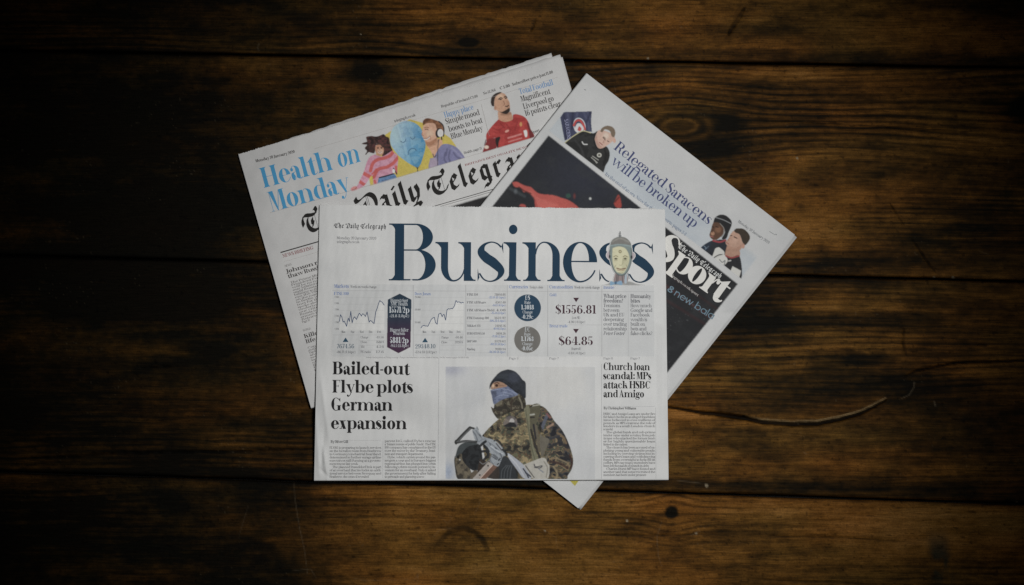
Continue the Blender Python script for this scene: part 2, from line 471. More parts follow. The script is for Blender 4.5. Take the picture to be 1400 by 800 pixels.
def glyph(ch, w, h):
    """a high-contrast modern serif; x-height 1, capitals 1.48; w stem, h hairline. -> (advance, strips)"""
    G = []
    SL = .14                                     # serif overhang
    K = 1.48; A = 1.5; D = -.46

    def foot(x, y=0, l=SL, r=SL, up=1, ww=w):    # flat serif with brackets
        G.append(bar(x - l, y, x + ww + r, y + up * h))
        for sx, ex in ((x, x - l), (x + ww, x + ww + r)):
            if abs(ex - sx) > .02:
                k = np.linspace(0, 1, max(2, int(4 * DET)))[:, None]
                # quarter-round bracket
                c = np.hstack([sx + (ex - sx) * k * .75, y + up * (h + .11 * (1 - k) ** 2.2)])
                b = np.hstack([sx + (ex - sx) * k * .75, np.full_like(k, y + up * h * .9)])
                G.append((c, b))

    def flag(x, y, l=.17):                       # top-left flag of a lower-case stem
        k = np.linspace(0, 1, max(2, int(4 * DET)))[:, None]
        G.append((np.hstack([x - l * k, np.full_like(k, y)]), np.hstack([x - l * k, y - h - .12 * (1 - k) ** 2.2])))

    def stem(x, y0, y1, ww=w):
        G.append(bar(x, y0, x + ww, y1))

    def shoulder(x1, x2, top=1.02, base=None):   # arch from stem ending at x1 to stem starting at x2
        xm = x1 + (x2 - x1) * .50; ys = .64
        G.append(ell(xm, ys, x2 + w - xm, top - ys, 0, 90, (w, w * .9), h))
        G.append(ell(xm, ys, xm - x1 + .03, top - ys, 90, 172, (h * 1.3, h * 1.2), h))
    W2 = w * 1.08
    adv = None
    if ch == ' ': return .36, []
    if ch == 'n' or ch == 'h' or ch == 'm':
        x1 = SL + .03; g = .47
        top = A if ch == 'h' else 1.0
        stem(x1, 0, top); flag(x1, top); foot(x1)
        x2 = x1 + w + g
        shoulder(x1 + w, x2); stem(x2, 0, .65); foot(x2)
        if ch == 'm':
            x3 = x2 + w + g
            shoulder(x2 + w, x3); stem(x3, 0, .65); foot(x3); x2 = x3
        adv = x2 + w + SL + .03
    elif ch == 'u':
        x1 = SL + .03; x2 = x1 + w + .47
        stem(x1, .34, 1); flag(x1, 1); stem(x2, 0, 1); flag(x2, 1)
        xm = x1 + (x2 - x1) * .55
        G.append(ell(xm, .36, xm - x1, .38, 180, 270, w, h * 1.2)); G.append(ell(xm, .36, x2 - xm + .03, .38, 270, 350, (h * 1.3, h), h * 1.2))
        foot(x2, 0, 0, SL)
        adv = x2 + w + SL + .02
    elif ch in 'ijl':
        x1 = SL + .03
        top = A if ch == 'l' else 1.0
        stem(x1, 0 if ch != 'j' else -.2, top); flag(x1, top)
        if ch != 'j': foot(x1)
        else: G.append(brush([(x1 + w / 2, -.15), (x1 + w * .3, -.38), (x1 - .2, -.42)], [w, w * .6, .1]))
        if ch in 'ij': G.append(dot(x1 + w * .5, 1.33, max(.12, w * .6)))
        adv = x1 + w + SL + .03
    elif ch == 'r':
        x1 = SL + .03
        stem(x1, 0, 1); flag(x1, 1); foot(x1)
        G.append(brush([(x1 + w, .62), (x1 + w + .12, .92), (x1 + w + .30, 1.0)], [h, h * 1.3, h * 2]))
        G.append(dot(x1 + w + .31, .87, .12, .135))
        adv = x1 + w + .45
    elif ch == 'o':
        r = .33 + w * .62
        G.append(ell(r + .05, .5, r, .525, 0, 360, W2, h)); adv = 2 * r + .10
    elif ch in 'ce':
        r = .33 + w * .58; cx = r + .05
        if ch == 'c':
            G.append(ell(cx, .5, r, .525, 62, 180, (h * 1.5, W2), h)); G.append(ell(cx, .5, r, .525, 180, 330, (W2, h), h * 1.3))
            G.append(dot(cx + r * .55, .80, .12, .14)); adv = 2 * r + .05
        else:
            G.append(ell(cx, .5, r, .525, 0, 90, (w * 1.05, w * .9), h)); G.append(ell(cx, .5, r, .525, 90, 180, W2, h))
            G.append(ell(cx, .5, r, .525, 180, 272, W2, h * 1.2)); G.append(ell(cx, .5, r, .525, 270, 336, (h * 1.4, h), h * 1.2))
            G.append(bar(cx - r + w * .7, .5, cx + r, .5 + h)); adv = 2 * r + .08
    elif ch == 's':
        w1 = w * 1.15
        G.append(brush([(.60, .88), (.50, .97), (.35, 1.005), (.18, .93), (.115, .76), (.24, .60), (.42, .47), (.60, .27), (.53, .08), (.36, -.005), (.19, .04), (.07, .2)],
                       [h * 1.3, h, h, h * 2.2, w1 * .8, w1, w1, w1 * .75, h * 2.2, h, h, h * 1.2]))
        G.append(quad((.645, 1.0), (.605, .9), (.635, .8), (.655, .72))); G.append(quad((.03, 0), (.075, .09), (.05, .2), (.03, .32)))
        adv = .75
    elif ch == 'a':
        x2 = .46 + w * .15
        stem(x2, .1, .72)
        xm = x2 - .13
        G.append(ell(xm, .66, x2 + w - xm, .36, 0, 90, (w, w * .9), h)); G.append(ell(xm, .66, .28, .36, 90, 150, (h * 1.6, h * 1.6), h))
        G.append(dot(xm - .20, .77, .12, .13))
        G.append(brush([(x2 + .01, .60), (x2 - .15, .53), (.20, .42), (.05 + w * .5, .22), (.22, .035), (x2 - .15, .05), (x2 + .01, .22)],
                       [h, h * 1.2, w * .7, w * 1.05, w * .5, h * 1.2, h]))
        G.append(brush([(x2 + w * .5, .16), (x2 + w * .8, .02), (x2 + w + .10, .02), (x2 + w + .17, .10)], [w, h * 3.4, h * 2, h]))
        adv = x2 + w + .16
    elif ch in 'bdpq':
        r = .33 + w * .6
        lft = ch in 'bp'
        x1 = SL + .03 if lft else 2 * r - w * .75 + .03
        y0, y1 = (0, A) if ch in 'bd' else (D, 1.0)
        stem(x1, y0, y1); flag(x1, y1)
        if ch in 'pq': foot(x1, D)
        if ch == 'd': foot(x1, 0, 0, SL)
        cx = x1 + w * .75 + r - .1 if lft else r + .05
        cx = x1 + w + r - .17 - w * .25 if lft else cx
        if lft:
            G.append(ell(cx, .5, r, .52, -90, 90, W2, h)); G.append(ell(cx, .5, r * .92, .52, 90, 155, (h * 1.3, h), h)); G.append(ell(cx, .5, r * .92, .52, 205, 270, (h, h * 1.3), h))
            adv = cx + r + .05
        else:
            G.append(ell(cx, .5, r, .52, 90, 270, W2, h)); G.append(ell(cx, .5, r * .92, .52, 25, 90, (h, h * 1.3), h)); G.append(ell(cx, .5, r * .92, .52, 270, 335, (h * 1.3, h), h))
            adv = x1 + w + SL + .02
    elif ch == 'g':
        r = .27 + w * .5; cx = r + .06
        G.append(ell(cx, .66, r, .36, 0, 360, w * .95, h))
        G.append(brush([(cx + r * .6, .94), (cx + r + .04, 1.0), (cx + r + .15, .96)], [h, h * 1.5, h * 4]))
        G.append(brush([(cx - r * .5, .35), (cx - r * .85, .2), (cx - r * .5, .07), (cx + r * .3, .04), (cx + r * .95, -.06), (cx + r * 1.0, -.24), (cx + r * .3, -.43), (cx - r * .6, -.41), (cx - r * 1.0, -.25), (cx - r * .7, -.05), (cx - r * .3, .05)],
                       [h, h * 2, w * .7, w * .9, w * .75, h * 2.4, h, h, h * 2.4, h * 1.2, h]))
        adv = 2 * r + .2
    elif ch == 't':
        x1 = .20
        stem(x1, .18, 1.0); G.append(quad((x1 - .15, 1 - h), (x1 + w, 1 - h), (x1 + w, 1.3), (x1 + w - .02, 1.3))); G.append(bar(x1 - .16, 1 - h, x1 + w + .26, 1.0))
        G.append(brush([(x1 + w * .5, .25), (x1 + w * .6, .07), (x1 + w * .95, .0), (x1 + w + .17, .05), (x1 + w + .26, .16)], [w, w * .8, h * 3, h * 1.5, h]))
        adv = x1 + w + .24
    elif ch == 'f':
        x1 = SL + .06
        stem(x1, 0, 1.2); foot(x1); G.append(bar(x1 - .16, 1 - h, x1 + w + .24, 1.0))
        G.append(brush([(x1 + w * .5, 1.15), (x1 + w * .65, 1.38), (x1 + w + .12, 1.5), (x1 + w + .27, 1.48)], [w, w * .7, h * 2, h * 2])); G.append(dot(x1 + w + .27, 1.37, .11, .13))
        adv = x1 + w + .25
    elif ch in 'vwyx':
        wd = w * 1.12; g = .40
        def vee(x, last=True):
            G.append(quad((x, 1), (x + wd, 1), (x + g + wd * .75, -.01), (x + g + wd * .35, -.01)))
            G.append(quad((x + g + wd * .35, -.01), (x + g + wd * .35 + h * 1.3, -.01), (x + 2 * g + wd * .45 + h, 1), (x + 2 * g + wd * .45 - h * .3, 1)))
            G.append(bar(x - .10, 1 - h, x + wd + .10, 1))
            if last: G.append(bar(x + 2 * g + wd * .45 - .13, 1 - h, x + 2 * g + wd * .45 + .13, 1))
            return x + 2 * g + wd * .45
        if ch == 'x':
            G.append(quad((.1, 1), (.1 + wd, 1), (.72 + wd * .5, 0), (.72 - wd * .5, 0)))
            G.append(quad((.16, 0), (.16 + h * 1.3, 0), (.70 + h, 1), (.70 - h * .3, 1)))
            for x, y in ((.0, 1 - h), (.56, 1 - h), (.03, 0), (.5, 0)): G.append(bar(x, y, x + .34, y + h))
            adv = .72 + wd * .5 + .1
        else:
            e = vee(.1, ch != 'w')
            if ch == 'w': e = vee(e - wd * .5)
            if ch == 'y':
                G.append(brush([(.1 + g + wd * .5, .0), (.1 + g + wd * .2, -.25), (.1 + g - .12, -.43), (.1 + g - .26, -.40)], [h * 1.4, h * 1.5, h * 1.6, h * 2])); G.append(dot(.1 + g - .24, -.33, .11, .11))
            adv = e + .10
    elif ch == 'k':
        x1 = SL + .03
        stem(x1, 0, A); flag(x1, A); foot(x1)
        G.append(quad((x1 + w, .42), (x1 + w, .42 + h * 1.5), (x1 + w + .42, 1), (x1 + w + .36, 1))); G.append(bar(x1 + w + .2, 1 - h, x1 + w + .52, 1))
        G.append(quad((x1 + w + .12, .6), (x1 + w + .12 + w * .95, .78), (x1 + w + .42 + w, 0), (x1 + w + .40, 0))); G.append(bar(x1 + w + .28, 0, x1 + 2 * w + .52, h))
        adv = x1 + 2 * w + .52
    elif ch == 'z':
        G.append(bar(.06, 1 - h * 1.5, .7, 1)); G.append(bar(.04, 0, .72, h * 1.5)); G.append(quad((.04, 0), (.04 + w * 1.2, 0), (.7, 1), (.7 - w * 1.2, 1)))
        G.append(quad((.06, 1), (.1, 1), (.08, .75), (.06, .75))); G.append(quad((.68, 0), (.72, 0), (.72, .28), (.7, .28))); adv = .78
    # capitals and figures
    elif ch in 'BPRDEFHILTKN':
        x1 = SL + .02; V = w * 1.06
        if ch != 'T': stem(x1, 0, K, V)
        if ch in 'PRFHIKN': foot(x1, 0, ww=V)
        if ch in 'BDEL': foot(x1, 0, SL, 0, ww=V)
        if ch in 'HILKN': foot(x1, K, SL, SL if ch != 'N' else 0, -1, ww=V)
        if ch in 'BPRDEF': foot(x1, K, SL, 0, -1, ww=V)
        xe = x1 + V
        if ch == 'B':
            G.append(bar(xe - .02, 0, xe + .33, h * 1.1)); G.append(bar(xe - .02, K - h * 1.1, xe + .28, K)); G.append(bar(xe - .02, .775, xe + .32, .775 + h))
            G.append(ell(xe + .27, (K + .775) / 2, .30 + w * .55, (K - .775) / 2, -90, 90, w * 1.15, h)); G.append(ell(xe + .30, .405, .33 + w * .6, .405, -90, 90, w * 1.2, h)); adv = xe + .63 + w * .6 + .06
        if ch in 'PR':
            G.append(bar(xe - .02, K - h * 1.1, xe + .28, K)); G.append(bar(xe - .02, .68, xe + .28, .68 + h)); G.append(ell(xe + .27, (K + .68) / 2, .30 + w * .6, (K - .68) / 2, -90, 90, w * 1.15, h)); adv = xe + .57 + w * .6 + .04
            if ch == 'R':
                G.append(brush([(xe + .22, .70), (xe + .42, .55), (xe + .50, .25), (xe + .62, .05), (xe + .80, .03)], [h, w * .9, w * .95, w * .6, h])); adv = xe + .84
        if ch == 'D':
            G.append(bar(xe - .02, 0, xe + .2, h * 1.1)); G.append(bar(xe - .02, K - h * 1.1, xe + .2, K)); G.append(ell(xe + .16, K / 2, .55 + w * .5, K / 2, -90, 90, w * 1.2, h)); adv = xe + .71 + w * .5 + .06
        if ch in 'EF':
            G.append(bar(xe - .02, K - h * 1.1, xe + .5, K)); G.append(quad((xe + .42, K - h), (xe + .5, K), (xe + .52, K - .36), (xe + .5, K - .36)))
            G.append(bar(xe - .02, .74, xe + .3, .74 + h)); G.append(quad((xe + .27, .76), (xe + .3, .92), (xe + .32, .92), (xe + .32, .6)))
            adv = xe + .58
        if ch in 'EL':
            G.append(bar(xe - .02, 0, xe + .52, h * 1.1)); G.append(quad((xe + .40, h), (xe + .54, 0), (xe + .56, .4), (xe + .53, .4))); adv = xe + .62
        if ch == 'H':
            x2 = xe + .56; stem(x2, 0, K, V); foot(x2, 0, ww=V); foot(x2, K, SL, SL, -1, V); G.append(bar(xe, .74, x2, .74 + h)); adv = x2 + V + SL + .02
        if ch == 'I': adv = xe + SL + .02
        if ch == 'T':
            x1 = .42; stem(x1, 0, K, V); foot(x1, 0, ww=V); G.append(bar(.04, K - h * 1.1, x1 + V + .38, K))
            G.append(quad((.04, K), (.14, K - h), (.06, K - .4), (.03, K - .4))); G.append(quad((x1 + V + .38, K), (x1 + V + .28, K - h), (x1 + V + .36, K - .4), (x1 + V + .39, K - .4))); adv = x1 + V + .42
        if ch == 'K':
            G.append(quad((xe, .6), (xe, .6 + h * 1.4), (xe + .55, K), (xe + .47, K))); G.append(bar(xe + .32, K - h, xe + .7, K)); G.append(quad((xe + .16, .86), (xe + .16 + w, 1.06), (xe + .6 + w, 0), (xe + .55, 0))); G.append(bar(xe + .42, 0, xe + w + .72, h)); adv = xe + w + .74
        if ch == 'N':
            G[0] = bar(x1 + V * .4, 0, x1 + V * .4 + h, K); x2 = x1 + .95; G.append(bar(x2, 0, x2 + h, K)); G.append(quad((x1, K), (x1 + V * 1.2, K), (x2 + h, 0), (x2 - V * .3, 0))); G.append(bar(x2 - .2, K - h, x2 + .2, K)); adv = x2 + .22
    elif ch in 'COGQ':
        r = .55 + w * .3; cx = r + .06
        if ch in 'OQ': G.append(ell(cx, K / 2, r, K / 2 + .03, 0, 360, w * 1.15, h)); adv = 2 * r + .12
        else:
            G.append(ell(cx, K / 2, r, K / 2 + .03, 40, 180, (h * 1.6, w * 1.15), h)); G.append(ell(cx, K / 2, r, K / 2 + .03, 180, 322, (w * 1.15, h), h * 1.2))
            xt = cx + r * .80
            G.append(quad((xt, K), (xt + .05, K), (xt + .06, K - .48), (xt - .12, K - .25)))
            if ch == 'G': stem(xt - w * .8, .02, .62); G.append(bar(xt - w * .8 - .14, .62 - h, xt + .18, .62)); adv = 2 * r + .2
            else: adv = 2 * r + .10
    elif ch == 'S':
        w1 = w * 1.2; k = 1.48
        G.append(brush([(.74, 1.25), (.60, 1.42), (.42, 1.49), (.2, 1.36), (.14, 1.1), (.30, .86), (.55, .68), (.76, .4), (.66, .1), (.42, -.01), (.2, .08), (.08, .3)],
                       [h * 1.3, h, h, h * 2.4, w1 * .85, w1, w1, w1 * .8, h * 2.4, h, h, h * 1.2]))
        G.append(quad((.78, 1.48), (.72, 1.3), (.76, 1.15), (.79, 1.03))); G.append(quad((.03, 0), (.1, .15), (.06, .3), (.03, .46))); adv = .92
    elif ch in 'AMVWUYJX':
        V = w * 1.12
        if ch == 'A':
            G.append(quad((.1, 0), (.1 + h * 1.3, 0), (.52 + h, K), (.50, K))); G.append(quad((.50 - w * .2, K), (.56, K), (.98 + V * .4, 0), (.98 - V * .6, 0))); G.append(bar(.25, .46, .85, .46 + h))
            G.append(bar(-.02, 0, .30, h)); G.append(bar(.98 - V * .6 - .12, 0, .98 + V * .4 + .12, h)); adv = 1.1 + V * .4
        if ch == 'M':
            x1 = .16; x2 = 1.12
            G.append(bar(x1, 0, x1 + h * 1.2, K)); G.append(bar(x1 - .13, 0, x1 + .17, h)); G.append(bar(x1 - .13, K - h, x1 + .2, K))
            G.append(quad((x1, K), (x1 + V * 1.05, K), (.72, .0), (.62, .0))); G.append(quad((.63, 0), (.63 + h * 1.4, .0), (x2 + h, K), (x2 - h, K)))
            stem(x2, 0, K, w * 1.05); foot(x2, 0, ww=w * 1.05); G.append(bar(x2, K - h, x2 + w * 1.05 + .13, K)); adv = x2 + w + .17
        if ch in 'VW':
            def v(x):
                G.append(quad((x, K), (x + V, K), (x + .5 + V * .3, 0), (x + .5 - V * .05, 0))); G.append(quad((x + .5, 0), (x + .5 + h * 1.3, 0), (x + 1.0, K), (x + .95, K))); G.append(bar(x - .1, K - h, x + V + .1, K)); G.append(bar(x + .84, K - h, x + 1.1, K)); return x + 1.0
            e = v(.1)
            if ch == 'W': e = v(e - .32)
            adv = e + .08
        if ch == 'U':
            x1 = .16; stem(x1, .45, K); foot(x1, K, SL, SL, -1); x2 = x1 + w + .55; G.append(bar(x2, .45, x2 + h * 1.2, K)); G.append(bar(x2 - .13, K - h, x2 + .17, K))
            xm = (x1 + x2 + h) / 2; G.append(ell(xm, .46, xm - x1, .49, 180, 270, (w, w * .8), h)); G.append(ell(xm, .46, x2 + h - xm, .49, 270, 360, (h * 1.4, h * 1.2), h)); adv = x2 + .2
        if ch == 'Y':
            stem(.45, 0, .7); foot(.45); G.append(quad((.05, K), (.05 + V, K), (.45 + w, .66), (.45, .66))); G.append(quad((.45 + w - h * 1.5, .68), (.45 + w, .66), (.95, K), (.9, K))); G.append(bar(-.04, K - h, .15 + V, K)); G.append(bar(.78, K - h, 1.06, K)); adv = 1.06
        if ch == 'J':
            stem(.3, .1, K); foot(.3, K, SL, SL, -1); G.append(brush([(.3 + w / 2, .2), (.3 + w * .3, -.1), (.12, -.2)], [w, w * .6, h * 2])); G.append(dot(.1, -.1, .12)); adv = .3 + w + SL
        if ch == 'X':
            G.append(quad((.08, K), (.08 + V, K), (.9 + V * .5, 0), (.9 - V * .5, 0))); G.append(quad((.12, 0), (.18, 0), (.88, K), (.84, K))); adv = 1.1
    elif ch in '0689':
        r = .32 + w * .5; cx = r + .05
        if ch == '0': G.append(ell(cx, K / 2, r, K / 2 + .02, 0, 360, w * 1.05, h))
        if ch == '8': G.append(ell(cx, 1.10, r * .86, .40, 0, 360, w * .95, h)); G.append(ell(cx, .38, r, .40, 0, 360, w * 1.05, h))
        if ch in '69':
            s = []
            s.append(ell(cx, .45, r, .47, 0, 360, w, h)); s.append(ell(cx + .03, .62, r + .03, K - .6, 180, 90, (w, w), h)); s.append(ell(cx + .03, .62, r * .8, K - .6, 90, 45, (h * 1.4, h), h)); s.append(dot(cx + r * .5, K - .2, .11, .12))
            if ch == '9': s = [(np.array([2 * cx, K]) - a, np.array([2 * cx, K]) - b) for a, b in s]
            G += s
        adv = 2 * r + .1
    elif ch == '1': stem(.22, 0, K); foot(.22); flag(.22, K, .2); adv = .22 + w + .2
    elif ch in '23':
        G.append(ell(.40, 1.06, .33, .43, 180, 90, (h, h * 1.3), h)); G.append(dot(.17, 1.08, .12))
        if ch == '2':
            G.append(ell(.40, 1.06, .36, .43, 90, -30, (w * .9, w), h)); G.append(brush([(.66, .85), (.45, .5), (.08, .06)], [w, w * .5, h * 1.5])); G.append(bar(.06, 0, .8, .16)); adv = .86
        else:
            G.append(ell(.40, 1.10, .34, .39, 90, -90, w * .9, h)); G.append(ell(.38, .36, .40, .38, 90, -90, w * 1.05, h)); G.append(ell(.38, .36, .33, .38, 180, 270, (h, h * 1.3), h)); G.append(dot(.15, .36, .12)); adv = .86
    elif ch == '4': stem(.52, 0, K); foot(.52); G.append(bar(.03, .4, .98, .4 + h * 1.3)); G.append(quad((.03, .4), (.1, .4), (.55, K), (.52, K))); adv = .98
    elif ch == '5':
        G.append(bar(.14, .75, .14 + h * 1.3, K)); G.append(quad((.14, K), (.14, K - .13), (.66, K - .16), (.74, K))); G.append(ell(.37, .43, .41, .46, 115, -90, w * 1.05, h)); G.append(ell(.37, .43, .32, .46, 180, 270, (h, h * 1.3), h)); G.append(dot(.15, .36, .12)); adv = .86
    elif ch == '7': G.append(bar(.05, K - .14, .8, K)); G.append(quad((.2, 0), (.2 + w, 0), (.8, K - .1), (.8 - h * 2, K - .1))); adv = .84
    elif ch in '.,:;': 
        r = max(.10, w * .5)
        G.append(dot(r + .08, r, r)); adv = 2 * r + .16
        if ch in ',;': G.append(quad((r + .08, r), (2 * r + .08, r), (r + .08, -.2), (r + .03, -.2)))
        if ch in ':;': G.append(dot(r + .08, .85, r))
    elif ch in '\'"': G.append(quad((.06, 1.48), (.2, 1.48), (.12, 1.1), (.09, 1.1))); adv = .26 if ch == "'" else .44; (G.append(quad((.24, 1.48), (.38, 1.48), (.3, 1.1), (.27, 1.1))) if ch == '"' else 0)
    elif ch in '-+': G.append(bar(.06, .46, .46, .46 + max(h, .14))); adv = .52; (G.append(bar(.22, .3, .31, .72)) if ch == '+' else 0)
    elif ch == '?': G.append(ell(.35, 1.1, .30, .39, 180, -70, (h, w), h)); G.append(brush([(.42, .72), (.33, .6), (.33, .42)], [h * 2, h * 2, h])); G.append(dot(.34, .11, .11)); adv = .72
    elif ch in '/%': G.append(quad((0, -.05), (.07, -.05), (.55, K), (.48, K))); adv = .56; 
    elif ch == '$':
        a, s = glyph('S', w, h); G += s; G.append(bar(.42, -.18, .42 + h, 1.66)); adv = a
    elif ch in '()':
        s = -1 if ch == ')' else 1; G.append(brush([(.22 + .1 * s, 1.5), (.22 - .08 * s, 1.0), (.22 - .08 * s, .3), (.22 + .1 * s, -.25)], [h, w * .5, w * .5, h])); adv = .4
    elif ch == '£': G.append(brush([(.72, 1.2), (.55, 1.45), (.34, 1.3), (.32, .7), (.26, .1), (.1, .05)], [h * 3, h, w * .9, w, w * .5, h])); G.append(bar(.05, 0, .8, .13)); G.append(bar(.1, .7, .6, .7 + h)); adv = .86
    elif ch == '€': 
        a, s = glyph('C', w, h); G += s; G.append(bar(-.02, .62, .6, .66)); G.append(bar(-.02, .82, .6, .86)); adv = a
    elif ch == '&': 
        a, s = glyph('8', w, h); G += s; G.append(quad((.3, .7), (.5, .7), (.95, 0), (.75, 0))); adv = a + .15
    if adv is None: adv = .4
    return adv, G


# blackletter, drawn with a broad nib; x-height 1
BLACK = {
    'i': (.53, [[(.02, .84), (.14, .96), (.14, .16), (.26, .05)], [(.12, 1.30), (.20, 1.22)]]),
    'l': (.53, [[(.02, 1.36), (.14, 1.48), (.14, .16), (.26, .05)]]),
    'e': (.86, [[(.14, .72), (.14, .22), (.30, .06), (.58, .20)], [(.14, .72), (.36, .97), (.56, .76)], [(.56, .76), (.20, .46)]]),
    'a': (.92, [[(.10, .78), (.26, .95), (.46, .84)], [(.50, .90), (.50, .16), (.62, .05)], [(.14, .42), (.14, .2), (.28, .06), (.5, .22)], [(.14, .42), (.5, .6)]]),
    'g': (1.02, [[(.14, .86), (.14, .26), (.30, .10), (.54, .22)], [(.14, .86), (.28, .98), (.52, .90)], [(.56, .96), (.56, .12), (.66, .02)], [(.56, .1), (.60, -.2), (.42, -.34), (.20, -.26), (.06, -.44)]]),
    'r': (.84, [[(.02, .84), (.14, .96), (.14, .16), (.26, .05)], [(.14, .70), (.42, 1.0), (.54, .88)]]),
    'y': (.98, [[(.02, .84), (.14, .96), (.14, .18), (.28, .06)], [(.14, .14), (.44, .24)], [(.44, .92), (.54, 1.02), (.64, .62), (.52, .12), (.30, -.12)], [(.06, -.30), (.26, -.20), (.52, -.16), (.60, -.34)]]),
    'p': (.92, [[(.02, .84), (.14, .96), (.14, -.36), (.22, -.44)], [(.14, .76), (.38, .97), (.56, .80), (.56, .26), (.40, .06), (.14, .18)]]),
    'h': (.92, [[(.02, 1.36), (.14, 1.48), (.14, .16), (.24, .06)], [(.14, .70), (.40, .97), (.56, .80), (.56, .14), (.38, -.26)]]),
    ' ': (.44, []),
    'T': (1.52, [[(.02, .52), (.0, .82), (.12, 1.08), (.36, 1.16), (.70, 1.10), (1.06, 1.10), (1.28, 1.22), (1.24, 1.46), (1.12, 1.46)],
                 [(.46, .96), (.34, .62), (.42, .26), (.68, .06), (1.0, .08), (1.24, .22), (1.36, .42)], [(.78, .86), (.74, .62), (.82, .56), (.70, .34)], [(1.04, 1.08), (1.06, .2)]]),
    'D': (1.50, [[(.04, 1.30), (.10, 1.06), (.34, 1.10), (.72, 1.30), (1.0, 1.32), (1.24, 1.08), (1.30, .66), (1.16, .24), (.84, .04), (.48, .12), (.28, .26)],
                 [(.56, .86), (.54, .24), (.40, .14)], [(.74, 1.2), (.74, .12)], [(.84, 1.2), (.84, .1)]]),
}


def black_glyph(ch, nib=.325, ang=42):
    adv, st = BLACK[ch]
    nv = np.array([math.cos(math.radians(ang)), math.sin(math.radians(ang))]) * nib / 2
    out = []
    for p in st:
        q = cat(p, max(2, int(4 * DET))) if len(p) > 5 else np.asarray(p, float)
        if len(q) == 2 and abs(q[0][0] - q[1][0]) < .03 and abs(q[0][1] - q[1][1]) > .3 and ch in 'TD':
            out.append(bar(q[0][0], q[1][1], q[0][0] + .02, q[0][1]))      # hairline
            continue
        out.append((q + nv, q - nv))
        # give movements along the nib some body
        for i in range(len(q) - 1):
            d = q[i + 1] - q[i]; L = np.linalg.norm(d)
            if L > 0 and abs(d[0] * nv[1] - d[1] * nv[0]) / (L * nib / 2) < .35:
                n = np.array([-d[1], d[0]]) / L * .035
                out.append((np.array([q[i] + n, q[i + 1] + n]), np.array([q[i] - n, q[i + 1] - n])))
    return adv, out


def sans_glyph(ch, w=.16):
    G = []; r = .5
    ring = lambda a0=0, a1=360: G.append(ell(r, .5, r, .52, a0, a1, w, w))
    adv = 1.08
    if ch == 'n': G.append(bar(0, 0, w, 1)); G.append(ell(.44, .56, .44, .46, 0, 180, w, w)); G.append(bar(.88 - w, 0, .88, .56)); adv = 1.02
    elif ch == 'e': ring(0, 320); G.append(bar(w, .44, 1, .44 + w * .8))
    elif ch in 'ab': ring(); G.append(bar(1 - w, 0, 1, 1) if ch == 'a' else bar(0, 0, w, 1.5)); adv = 1.12
    elif ch == 'w':
        for a, b in (((0, 1), (.3, 0)), ((.3, 0), (.6, 1)), ((.6, 1), (.9, 0)), ((.9, 0), (1.2, 1))): G.append(quad((a[0] - w / 2, a[1]), (a[0] + w / 2, a[1]), (b[0] + w / 2, b[1]), (b[0] - w / 2, b[1])))
        adv = 1.36
    elif ch == 'l': G.append(bar(0, 0, w, 1.5)); adv = .3
    elif ch == 'c': ring(45, 315); adv = 1.0
    elif ch == ' ': adv = .5
    elif ch == '8': G.append(ell(.4, .3, .4, .34, 0, 360, w, w)); G.append(ell(.4, .92, .33, .32, 0, 360, w, w)); adv = 1.0
    return adv, G


_gc = {}


def get_glyph(ch, face, w, h):
    k = (ch, face, w, h, DET)
    if k not in _gc:
        _gc[k] = glyph(ch, w, h) if face == 'serif' else black_glyph(ch) if face == 'black' else sans_glyph(ch, w)
    return _gc[k]


def block(name, mat, page, lines, label=None, parent=None, lift=.00030):
    """one block of type as one part; each line is the arguments of Print.text"""
    p = Print()
    for l in lines:
        kw = l[-1] if isinstance(l[-1], dict) else {}
        p.text(*(l[:-1] if kw else l), **kw)
    return p.build(name, mat, page, label, lift, parent)


